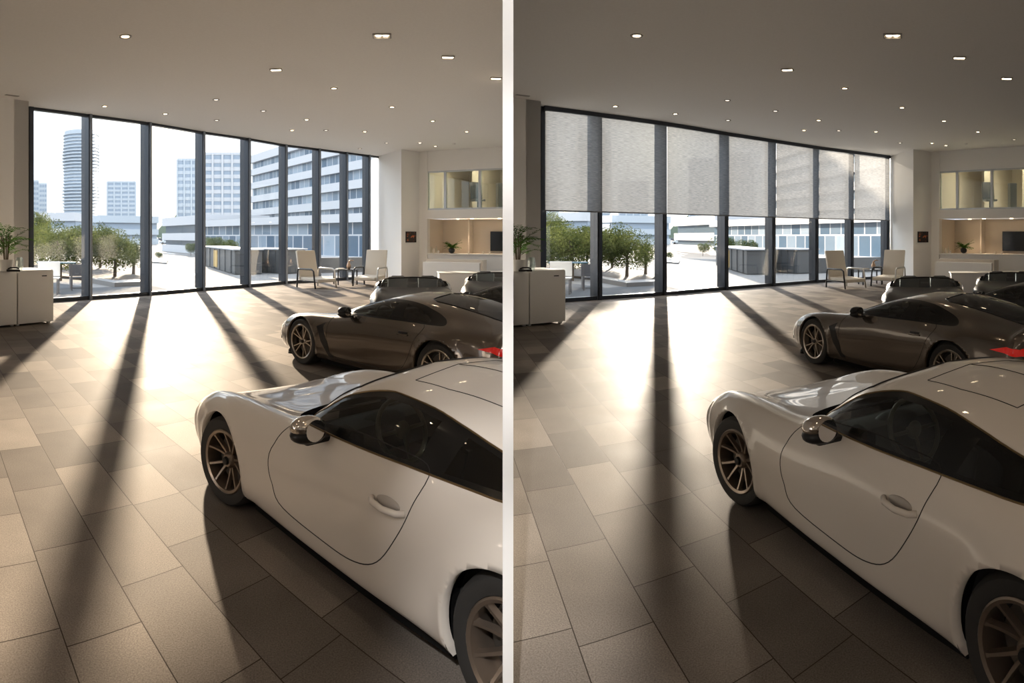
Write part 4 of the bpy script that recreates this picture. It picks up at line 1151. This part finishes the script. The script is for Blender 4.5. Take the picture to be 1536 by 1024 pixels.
M['asphalt'] = mat('asphalt', (0.19, 0.182, 0.172), 0.95, spec=0.05, noise=(0.5, 0.12))
M['paving'] = mat('terrace_paving', (0.085, 0.088, 0.092), 0.95, spec=0.05, noise=(2, 0.1))
M['kerb'] = mat('kerb', (0.16, 0.155, 0.15), 0.8)
M['soil'] = mat('planting_soil', (0.04, 0.03, 0.022), 0.9, noise=(3, .3))
M['bwhite'] = mat('pale_facade', (0.42, 0.43, 0.45), 0.7)
M['bgrey'] = mat('grey_facade', (0.36, 0.38, 0.41), 0.7)
M['bglass'] = mat('facade_glass', (0.10, 0.16, 0.22), 0.15, 0.2)
M['bglass2'] = mat('dark_facade_glass', (0.05, 0.075, 0.10), 0.2)
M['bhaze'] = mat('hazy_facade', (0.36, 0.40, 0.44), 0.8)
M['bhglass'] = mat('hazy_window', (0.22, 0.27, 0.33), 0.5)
M['kiosk'] = mat('container_side', (0.06, 0.065, 0.07), 0.5)
M['kioskb'] = mat('yellow_panel', (0.45, 0.30, 0.10), 0.6)
M['panes'] = panemat()
M['stripe'] = mat('road_paint', (0.6, 0.58, 0.55), 0.6)
M['hill'] = mat('distant_trees', (0.12, 0.15, 0.11), 0.95, noise=(.08, .4))
M['carsilver'] = mat('silver_car', (0.4, 0.42, 0.44), 0.3, 0.4)
GZ = -0.14
def zat(y, d): return EYE - (y - H0) / F * d

def tower(room, x0, x1, ytop, d, floors, mats, name, label, cat='building', ellipse=False, group=None):
    c = Vector(P((x0 + x1) / 2, d)); w_ = (x1 - x0) / F * d; h = zat(ytop, d) - GZ
    R = empty(name, (*c, GZ)); R.rotation_euler.z = -((x0 + x1) / 2 - 377) / F; tag(R, label, cat, group)
    fh = h / floors; ws, gl = mats
    if ellipse:
        MB().lathe([(0, 0), (w_ * .46, 0), (w_ * .46, h - fh), (0, h - fh)], (0, 0, 0), 28, cap=False).build('glass_core', gl, R)
        sl = None
        for k in range(1, floors + 1):
            wob = 1 + .035 * math.sin(k * .55)
            me = MB().lathe([(0, -.25), (w_ * .5 * wob, -.25), (w_ * .5 * wob, .0), (0, .0)] if k < floors else [(0, -1.2), (w_ * .45, -1.2), (w_ * .45, 0), (0, 0)], (0, 0, 0), 28, cap=False)
            me.v = [(x, y, z * (fh * 1.35 if k < floors else 1)) for x, y, z in me.v]
            me.build('balcony_ring', ws, R, loc=(0, 0, k * fh))
    else:
        dep = w_ * .7
        MB().box((0, 0, h / 2), (w_ * .98, dep * .98, h)).build('glass_core', gl, R)
        for k in range(floors + 1):
            hh = fh * .5 if k < floors else fh * .35
            MB().box((0, 0, 0), (w_, dep, hh)).build('floor_band', ws, R, loc=(0, 0, k * fh + (0 if k else .2)))
        nb = 4
        pr = MB()
        for i in range(nb + 1):
            pr.box((-w_ / 2 + w_ * i / nb, -dep / 2, h / 2), (w_ * .05, .5, h))
        pr.build('pier', ws, R)
    reg(R, room); return R

def slabblock(room, a, b_, dep, ztop, zs, floors, name, label, mats, bays=14, z0=0.0, br=.46):
    a = Vector(a); b_ = Vector(b_); d = (b_ - a); L = d.length; rz = math.atan2(d.y, d.x)
    R = empty(name, (*a, GZ), rz); tag(R, label, 'building')
    ws, gl = mats; fh = (ztop - z0) / floors
    MB().box((L / 2, dep / 2 + .7, (ztop - .1) / 2), (L - .4, dep - 1.4, ztop - .1)).build('wall', gl, R)
    for k in range(floors + 1):
        h_ = fh * br if k < floors else fh * min(.55, br * 1.2)
        MB().box((L / 2, dep / 2, 0), (L, dep, h_)).build('floor_band', ws, R, loc=(0, 0, z0 + k * fh + (h_ / 2 if k == 0 else 0)))
        if k < floors:
            MB().box((L / 2, .62, z0 + (k + .5) * fh), (L - .3, .16, fh * (1.08 - br))).build('ribbon_window', M['panes'] if gl is M['bglass'] else gl, R)
        if 0:
            w_ = MB()
            for i in range(bays):
                if (i * 7 + k * 3) % 5 < 4: w_.box((L * (i + .5) / bays, .55, z0 + (k + .73) * fh), (L / bays * .10, .10, fh * .5))
            w_.build('window_post', ws, R)
            bl = MB()
            for i in range(bays):
                if (i * 5 + k * 7) % 4 == 0: bl.box((L * (i + .5) / bays + L / bays * .2, .58, z0 + (k + .80) * fh), (L / bays * .55, .05, fh * .32))
            bl.build('window_blind', M['bhaze'], R)
    reg(R, room); return R

TREES = {}
def tree_mesh(k):
    if k in TREES: return TREES[k]
    random.seed(100 + k)
    cr = MB()
    lobes = [(random.uniform(-.55, .55), random.uniform(-.5, .5), random.uniform(-.25, .35), random.uniform(.42, .62)) for _ in range(9)]
    for _ in range(5200):
        lx, ly, lz, lr = random.choice(lobes)
        v = Vector((random.gauss(0, 1), random.gauss(0, 1), random.gauss(0, 1))).normalized() * lr * random.uniform(.75, 1.03)
        p = Vector((lx, ly, lz)) + v
        a = Vector((random.gauss(0, 1), random.gauss(0, 1), random.gauss(0, 1))).normalized(); b = a.cross(v.normalized() + Vector((.01, 0, 0))).normalized()
        s_ = random.uniform(.022, .045)
        cr.add([(p - a * s_)[:], (p + b * s_ * .6)[:], (p + a * s_)[:], (p - b * s_ * .6)[:]], [(0, 1, 2, 3)])
    o = cr.build('crown', M['leaf'] if k < 3 else M['leaf2'])
    me = o.data; bpy.data.objects.remove(o)
    TREES[k] = me; return me
def tree(room, x, ybase, ytop, wpx, label, k, name='street_tree', group=None, dist=None):
    d = dist or (EYE - GZ) * F / (ybase - H0); p = P(x, d)
    h = zat(ytop, d) - GZ; w_ = wpx / F * d
    R = empty(name, (*p, GZ)); tag(R, label, 'tree' if name == 'street_tree' else 'shrub', group)
    c = bpy.data.objects.new('crown', tree_mesh(k)); C.objects.link(c); c.parent = R
    ch = h * (.50 if name == 'street_tree' else .52)
    c.location = (0, 0, h - ch * .88 if name == 'street_tree' else h * .5); c.scale = (w_ / 2 / .95, w_ / 2 / .95, ch)
    c.rotation_euler.z = random.uniform(0, 6)
    t = MB().tube([(0, 0, 0), (.03, 0, h * .3), (-.02, .03, h * .6)], .10 if name == 'street_tree' else .03, 7, r2=.05 if name == 'street_tree' else .02)
    if name == 'street_tree':
        for q in range(4):
            an = q * 1.6; t.tube([(0, 0, h * .42), (w_ * .18 * math.cos(an), w_ * .18 * math.sin(an), h * .66)], .05, 5, r2=.02)
    t.build('trunk', M['bark'], R)
    reg(R, room)

def small_car(room, x, y, rz, label, m):
    d = (EYE - GZ) * F / (y - H0); p = P(x, d)
    R = empty('street_car', (*p, GZ), rz); tag(R, label, 'car', 'cars on the street outside the %s' % SHORT[room])
    prof = [(-2.1, .3), (-2.15, .75), (-1.6, .9), (-1.0, 1.35), (.5, 1.4), (1.2, .95), (2.05, .8), (2.15, .35)]
    v = [(a, s_ * .85 * (.8 if z > 1.2 else 1), z) for s_ in (-1, 1) for a, z in prof]; n = len(prof)
    MB().add(v, [tuple(range(n)), tuple(range(n, 2*n))[::-1]] + [(i, n + i, n + (i + 1) % n, (i + 1) % n) for i in range(n)]).build('body', m, R)
    MB().box((-.2, 0, 1.12), (1.7, 1.6, .30), bevel=.05).build('window_glass', M['bglass2'], R)
    for sx in (-1.3, 1.3):
        for sy in (-.8, .8):
            MB().lathe([(0, -.1), (.32, -.1), (.32, .1), (0, .1)], (sx, sy, .32), 14, axis='Y', cap=False).build('wheel', M['tyre'], R)
    reg(R, room)

def outside(room):
    sh = SHORT[room]
    # planting bed with the trees, kerbs, traffic island
    def ground_poly(pix, name, m, z0, z1, kind='structure', label=None):
        pts = [P(x, (EYE - GZ) * F / (y - H0)) for x, y in pix]
        o = MB().prism([tuple(p) for p in pts], z0, z1).build(name, m); o['kind'] = kind; reg(o, room); return o
    ground_poly([(-60, 470), (140, 462), (300, 447), (232, 430), (205, 428), (140, 432), (80, 424), (-60, 424)], 'terrace', M['paving'], GZ - .1, GZ + .02)
    ground_poly([(128, 420), (172, 428), (205, 426), (214, 418), (175, 408), (100, 395), (20, 395), (30, 412)], 'planting_bed', M['soil'], GZ - .1, GZ + .12)
    ground_poly([(126, 422), (172, 431), (212, 429), (217, 426), (205, 425), (172, 427), (130, 419)], 'kerb', M['kerb'], GZ - .1, GZ + .2)
    ground_poly([(225, 394), (250, 396), (252, 391), (238, 388), (222, 390)], 'traffic_island', M['kerb'], GZ - .1, GZ + .12)
    for k, (x0, y0, x1, y1) in enumerate(((258, 405, 292, 412), (240, 378, 262, 381), (286, 372, 300, 374))):
        a = P(x0, (EYE - GZ) * F / (y0 - H0)); b_ = P(x1, (EYE - GZ) * F / (y1 - H0))
        o = MB().slab(a, b_, .35, GZ, GZ + .012).build('road_marking', M['stripe']); o['kind'] = 'structure'; reg(o, room)
    spec = [(48, 414, 330, 92, 0), (90, 421, 330, 96, 1), (132, 419, 331, 90, 2), (172, 418, 337, 76, 0), (200, 412, 352, 40, 1), (62, 398, 328, 84, 1), (112, 400, 330, 80, 2), (150, 404, 334, 70, 1)]
    if room == 'R': spec[0] = (58, 414, 330, 84, 0)
    for i, (x, yb, yt, wp_, k) in enumerate(spec):
        tree(room, x, yb, yt, wp_, 'green street tree outside the %s, %s' % (sh, ['above the terrace table', 'left of the middle of the group', 'in the middle of the group', 'tall one near the right end of the group', 'smallest one at the right end by the road', 'behind the others at the left', 'behind the second and third', 'behind the third and fourth'][i]), k, group='street trees outside the %s' % sh)
    tree(room, 62, 362, 309, 44, 'dark distant tree rising over the roofs outside the %s' % sh, 2, dist=80)
    for i, (x, yb, yt, wp_) in enumerate([(316, 390, 350, 46), (350, 394, 354, 40), (238, 390, 376, 14), (286, 384, 362, 22)]):
        tree(room, x, yb, yt, wp_, 'low green shrub outside the %s, %s' % (sh, ['before the glazed pavilion', 'right of the pavilion tree', 'on the traffic island', 'behind the far side of the road'][i]), 3, name='shrub', group='shrubs outside the %s' % sh)
    # terrace furniture
    p = P(84, 24)
    R = empty('terrace_table', (*p, GZ), .35); tag(R, 'terrace table with a pale blue glossy top outside the %s windows' % sh, 'table')
    MB().box((0, 0, 1.12), (1.55, .7, .05), bevel=.01).build('table_top', M['tabletop'], R)
    for sx in (-1, 1):
        for sy in (-1, 1): MB().box((sx * .62, sy * .28, .55), (.05, .05, 1.1)).build('leg', M['tablemetal'], R)
    reg(R, room)
    p = P(72, 22.4)
    R = empty('terrace_chair', (*p, GZ), .2); tag(R, 'white terrace chair in front of the blue topped table outside the %s' % sh, 'chair')
    MB().box((0, 0, .62), (.85, .6, .06), bevel=.02).build('seat', M['cabinet'], R); MB().box((0, .26, .95), (.85, .05, .55), bevel=.02).build('backrest', M['cabinet'], R)
    for sx in (-1, 1):
        for sy in (-1, 1): MB().box((sx * .38, sy * .26, .31), (.045, .045, .62)).build('leg', M['tablemetal'], R)
    reg(R, room)
    p = P(116, 25)
    R = empty('terrace_bench', (*p, GZ), .5); tag(R, 'grey slatted bench by the planting bed outside the %s' % sh, 'bench')
    MB().box((0, 0, .45), (.6, .5, .05)).build('seat', M['tablemetal'], R); MB().box((0, .24, .75), (.6, .04, .5)).build('backrest', M['tablemetal'], R)
    MB().box((-.27, 0, .22), (.05, .45, .44)).build('leg', M['tablemetal'], R); MB().box((.27, 0, .22), (.05, .45, .44)).build('leg', M['tablemetal'], R); reg(R, room)
    # city
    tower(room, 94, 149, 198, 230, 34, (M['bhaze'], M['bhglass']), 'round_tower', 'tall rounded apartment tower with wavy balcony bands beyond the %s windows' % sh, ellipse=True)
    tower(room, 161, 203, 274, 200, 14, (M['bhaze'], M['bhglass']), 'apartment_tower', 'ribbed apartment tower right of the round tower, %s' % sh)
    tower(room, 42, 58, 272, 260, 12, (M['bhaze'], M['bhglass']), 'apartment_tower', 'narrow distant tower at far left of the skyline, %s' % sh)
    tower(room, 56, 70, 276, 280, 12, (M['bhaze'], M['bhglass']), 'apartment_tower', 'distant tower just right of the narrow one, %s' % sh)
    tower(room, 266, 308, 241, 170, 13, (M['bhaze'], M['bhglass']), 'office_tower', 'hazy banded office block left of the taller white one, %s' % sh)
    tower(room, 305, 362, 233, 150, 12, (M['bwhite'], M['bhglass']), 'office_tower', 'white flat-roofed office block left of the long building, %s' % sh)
    slabblock(room, P(374, 105), P(640, 62), 18, 15.5, 0, 6, 'long_office', 'long white office building with rows of ribbon windows, %s' % sh, (M['bwhite'], M['bglass']), 26, z0=1.6)
    slabblock(room, P(296, 70), P(640, 41), 5, 3.6, 0, 1, 'glazed_pavilion', 'low glazed pavilion in front of the long white office, %s' % sh, (M['bwhite'], M['panes']), 26, br=.16)
    slabblock(room, P(243, 88), P(304, 72), 9, 4.2, 0, 2, 'low_white_house', 'low white two-storey house by the road beyond the %s windows' % sh, (M['bwhite'], M['bglass2']), 8)
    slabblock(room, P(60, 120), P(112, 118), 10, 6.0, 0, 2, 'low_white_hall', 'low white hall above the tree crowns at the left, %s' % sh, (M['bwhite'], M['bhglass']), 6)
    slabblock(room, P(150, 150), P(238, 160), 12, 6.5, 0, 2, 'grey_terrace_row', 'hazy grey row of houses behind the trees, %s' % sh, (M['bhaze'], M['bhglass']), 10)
    for k, (x0, y0, x1, y1, nm, lb) in enumerate(((306, 398, 352, 412, 'container', 'dark roadside container with a yellow panel outside the %s'), (372, 407, 428, 411, 'container', 'long dark container beside the yellow panelled one outside the %s'))):
        a = Vector(P(x0, (EYE - GZ) * F / (y0 - H0))); b_ = Vector(P(x1, (EYE - GZ) * F / (y1 - H0))); d = b_ - a; L = d.length
        R = empty(nm, (*a, GZ), math.atan2(d.y, d.x)); tag(R, lb % sh, 'container')
        MB().box((L / 2, .8, .70), (L, 1.6, 1.35), bevel=.03).build('container_body', M['kiosk'], R)
        MB().box((L / 2, .8, 1.42), (L + .2, 1.8, .07)).build('roof', M['bgrey'], R)
        if k == 0: MB().box((L * .45, -.02, .7), (L * .12, .04, 1.1)).build('panel', M['kioskb'], R)
        for q in range(6): MB().box((L * (q + .5) / 6, -.02, .7), (.05, .06, 1.3)).build('rib', M['kiosk'], R)
        reg(R, room)
    a = Vector(P(430, 35)); b_ = Vector(P(640, 39)); 
    o = MB().slab(a, b_, .3, GZ, .75).build('garden_wall', M['kiosk']); o['kind'] = 'structure'; reg(o, room)
    for i, (x, y, rz, m) in enumerate(((212, 362, .2, 'carsilver'), (226, 364, 1.2, 'bwhite'), (238, 361, .4, 'kiosk'), (252, 367, .1, 'carsilver'), (262, 371, .1, 'kiosk'))):
        small_car(room, x, y, rz, 'tiny %s car on the far street, %s from the left, %s' % ({'carsilver': 'silver', 'bwhite': 'white', 'kiosk': 'dark'}[m], ORD[i], sh), M[m])
    b = MB(); random.seed(3)
    pts = []
    for k in range(240):
        x = 0 + 640 * k / 239; d = 330
        pts.append((x, d, 9 + 4 * math.sin(k * .07) + 2 * math.sin(k * .19 + 1) + 1.2 * math.sin(k * .9) + random.uniform(-.5, .5)))
    v = []; f = []
    for (x, d, h_) in pts:
        v += [P(x, d, GZ), P(x, d, h_), P(x, d + 40, h_ + 3), P(x, d + 60, GZ)]
    for k in range(239):
        for j in range(3): f.append((4*k + j, 4*k + 4 + j, 4*k + 5 + j, 4*k + 1 + j))
    o = b.add(v, f).build('wooded_hills', M['hill']); o['kind'] = 'structure'; reg(o, room)
FILL_POWER = 48  # power of each added fill globe
M['globe'] = mat('fill_globe_opal', (.9, .88, .85), .3, emit=(1, .85, .7), es=2.0)  # glow of the added fill globes
M['tabletop'] = mat('blue_table_top', (0.07, 0.14, 0.18), 0.25)

g = MB().box((0, 150, GZ - .25), (1400, 1400, .5)).build('ground', M['asphalt']); g['kind'] = 'structure'

# ------------------------------------------------------------------ build both bays
for room in 'LR':
    shell(room)
shades('R')
for room in 'LR':
    ceiling_lights(room); cabinet(room); lounge(room); reception(room); outside(room)

# added unseen globe lamps behind the viewer that give the bays fill light
for (px, py, room) in ((-6, -3.5, 'L'), (-2.2, -2.5, 'L'), (-10, 0, 'L'), (2.2, -3.0, 'R'), (6, -3, 'R'), (10, -1, 'R')):
    R = empty('fill_globe', (px, py, 4.3)); tag(R, 'added white globe fill lamp over the rear of the %s, behind the viewer' % SHORT[room], 'fill lamp', 'added globe fill lamps behind the viewer, %s' % SHORT[room])
    MB().ball((0, 0, 0), .18, 1, 1, 1, 20, 12).build('globe', M['globe'], R, smooth='all'); MB().tube([(0, 0, .18), (0, 0, CEIL - 4.3)], .008, 6).build('cord', M['black'], R)
    L = bpy.data.lights.new('fill_lamp', 'POINT'); L.energy = FILL_POWER; L.color = (1, .83, .66); L.shadow_soft_size = .2
    l = bpy.data.objects.new('fill_lamp', L); C.objects.link(l); l.parent = R

# cars: each is built once, the second of its kind is a copy with the same parts
FA, RA = G(334, 755), G(770, 1105)
FD = G(452, 546); RD = P(659, 7.42)
white, _ = make_car('w', spec911, M['paint_white'], 'white_coupe', '', 'car')
dark, _ = make_car('d', specd, M['paint_dark'], 'brown_coupe', '', 'car')
spb = dict(specd); spb.update(lod=1.6, mirror_top=M['paint_black']); spb.pop('splitter')
black, _ = make_car('b', spb, M['paint_black'], 'black_coupe', '', 'car')
place_car(white, FA, RA, 'L', spec911)
place_car(dark, FD, RD, 'L', specd)
def ang(e): return math.atan2(e[1], e[0])
# black coupe beyond the brown one; a roadster with an upright windscreen frame behind each
_f = Vector(FD); _r = Vector(RD); _e = (_r - _f).normalized(); _y = Vector((-_e.y, _e.x))
_p = Vector((3.95, 10.48)) - _e * 1.97 + _y * .8
black.location = (*_p, 0); black.rotation_euler.z = math.atan2(_e.y, _e.x)
def roadster():
    R = empty('roadster'); L = 4.2
    S = Surf(dict(axles=(.9, 3.3), arch=.36, wheel=.33))
    b = MB(); nu, nv = 60, 22
    us = np.linspace(0, 4.52, nu)
    g_ = []
    for u in us:
        vtop = 1.0 if (u < 1.40 or u > 3.75) else S.v_at_z(u, .93)
        vv = np.linspace(0, vtop, nv); X_, Y_, Z_ = S.pts(np.full(nv, u), vv); g_.append([(float(a), float(y), float(z)) for a, y, z in zip(X_, Y_, Z_)])
    for sd in (1, -1):
        v = [(a, sd * y, z) for row in g_ for a, y, z in row]; f = []
        for i in range(nu - 1):
            for j in range(nv - 1):
                q = (i * nv + j, (i + 1) * nv + j, (i + 1) * nv + j + 1, i * nv + j + 1)
                mx_, mz_ = (us[i] + us[i + 1]) / 2, v[q[0]][2]
                if any(math.hypot(mx_ - a, mz_ - .33) < .36 for a in (.9, 3.3)) and mz_ < .7: continue
                f.append(q[::-1] if sd < 0 else q)
        b.add(v, f)
    for u in (0, -1):
        ring = g_[u]; rg = list(ring) + [(a, -y, z) for a, y, z in ring[::-1]]; b.add(rg, [tuple(range(len(rg)))])
    b.build('body', M['paint_black'], R, smooth='all')
    MB().box((2.5, 0, .5), (2.4, 1.4, .2)).box((2.3, 0, .19), (4.0, 1.1, .1)).box((1.55, 0, .75), (.4, 1.45, .25), bevel=.06).box((3.7, 0, .78), (.3, 1.45, .2), bevel=.05).build('cabin', M['cabin'], R)
    for sd in (1, -1):
        s_ = MB().box((2.45, sd * .36, .62), (.5, .5, .18), bevel=.05).box((2.78, sd * .36, .85), (.14, .46, .55), bevel=.05, ry=.25).build('seat', M['seat'], R, smooth=True)
        hoop = [(2.95, sd * .36 - .24, .88), (2.97, sd * .36 - .22, 1.04), (2.98, sd * .36 - .12, 1.12), (2.98, sd * .36 + .12, 1.12), (2.97, sd * .36 + .22, 1.04), (2.95, sd * .36 + .24, .88)]
        MB().tube(hoop, .022, 8).build('roll_hoop', M['black'], R, smooth='all')
    arch = [(1.52, -.70, .90), (1.70, -.66, 1.05), (1.84, -.63, 1.11), (1.92, -.54, 1.14), (1.96, -.27, 1.16), (1.97, 0, 1.165), (1.96, .27, 1.16), (1.92, .54, 1.14), (1.84, .63, 1.11), (1.70, .66, 1.05), (1.52, .70, .90)]
    MB().tube(arch, .022, 8).build('windscreen_frame', M['black'], R, smooth='all')
    base = [(1.52 - .16 * (1 - (y / .7) ** 2), y, .90) for _, y, _ in arch]
    n = len(arch)
    MB().add(arch + base, [(i, i + 1, n + i + 1, n + i) for i in range(n - 1)]).build('windshield', M['windscreen'], R)
    for ax in (.9, 3.3):
        for sd in (1, -1):
            w_ = MB().lathe([(0, -.02), (.05, -.02), (.06, -.05), (.22, -.06), (.235, .0), (.24, -.2)], (ax, 0, .33), 28, axis='Y', cap=False)
            w_.v = [(a, sd * (.86 + y), z) for a, y, z in w_.v]; wo = w_.build('wheel', M['rim_silver'], R, smooth=True)
            t_ = MB().lathe([(.24, -.24), (.32, -.24), (.33, -.2), (.33, -.04), (.315, 0), (.24, 0), (.24, -.24)], (ax, 0, .33), 32, axis='Y', cap=False)
            t_.v = [(a, sd * (.86 + y), z) for a, y, z in t_.v]; t_.build('tyre', M['tyre'], wo, smooth=True)
    return R
rd = roadster(); tag(rd, 'x', 'car')
def face_on(o, x, d):
    a = (x - 377) / F; e = Vector((math.sin(a), math.cos(a))); p = Vector(P(x, d)) - e * 1.95
    o.location = (*p, 0); o.rotation_euler.z = math.atan2(e.y, e.x)
rd.scale = (.95, 1.12, .86); face_on(rd, 619, 15.2)
rd2 = dup(rd); face_on(rd2, 748, 17.2)
LB = {'white_coupe': 'cream white sports coupe with bronze wheels in the foreground, %s', 'brown_coupe': 'metallic brown coupe with grey spoked wheels behind the white one, %s',
      'black_coupe': 'black coupe mostly hidden beyond the tail of the brown coupe, %s',
      'near': 'black open roadster whose windscreen arch shows over the brown roof, %s', 'far': 'black open roadster with hoop bars showing above the black coupe, %s'}
for o, k in ((white, 'white_coupe'), (dark, 'brown_coupe'), (black, 'black_coupe'), (rd, 'near'), (rd2, 'far')):
    c = dup(o)
    for q, room in ((o, 'L'), (c, 'R')):
        tag(q, LB[k] % SHORT[room], 'car'); reg(q, room)

# ------------------------------------------------------------------ trim at the dividing wall and turn each bay into place
bpy.context.view_layer.update()
for o, room in ROOTS:
    clip_obj(o, room)
for o, room in ROOTS:
    try: o.name
    except ReferenceError: continue
    o.matrix_basis = Matrix.Rotation(ROT[room], 4, 'Z') @ o.matrix_basis
# added unseen spots behind the viewer, whitening the near end of the divider
for z_, pw in ((2.75, 500), (1.95, 480), (1.1, 480), (.3, 500)):
    spot((-.3, -3.4, CEIL - .15), (0, NEAR_END, z_), pw, math.radians(11), .8, col=(1, .97, .94))
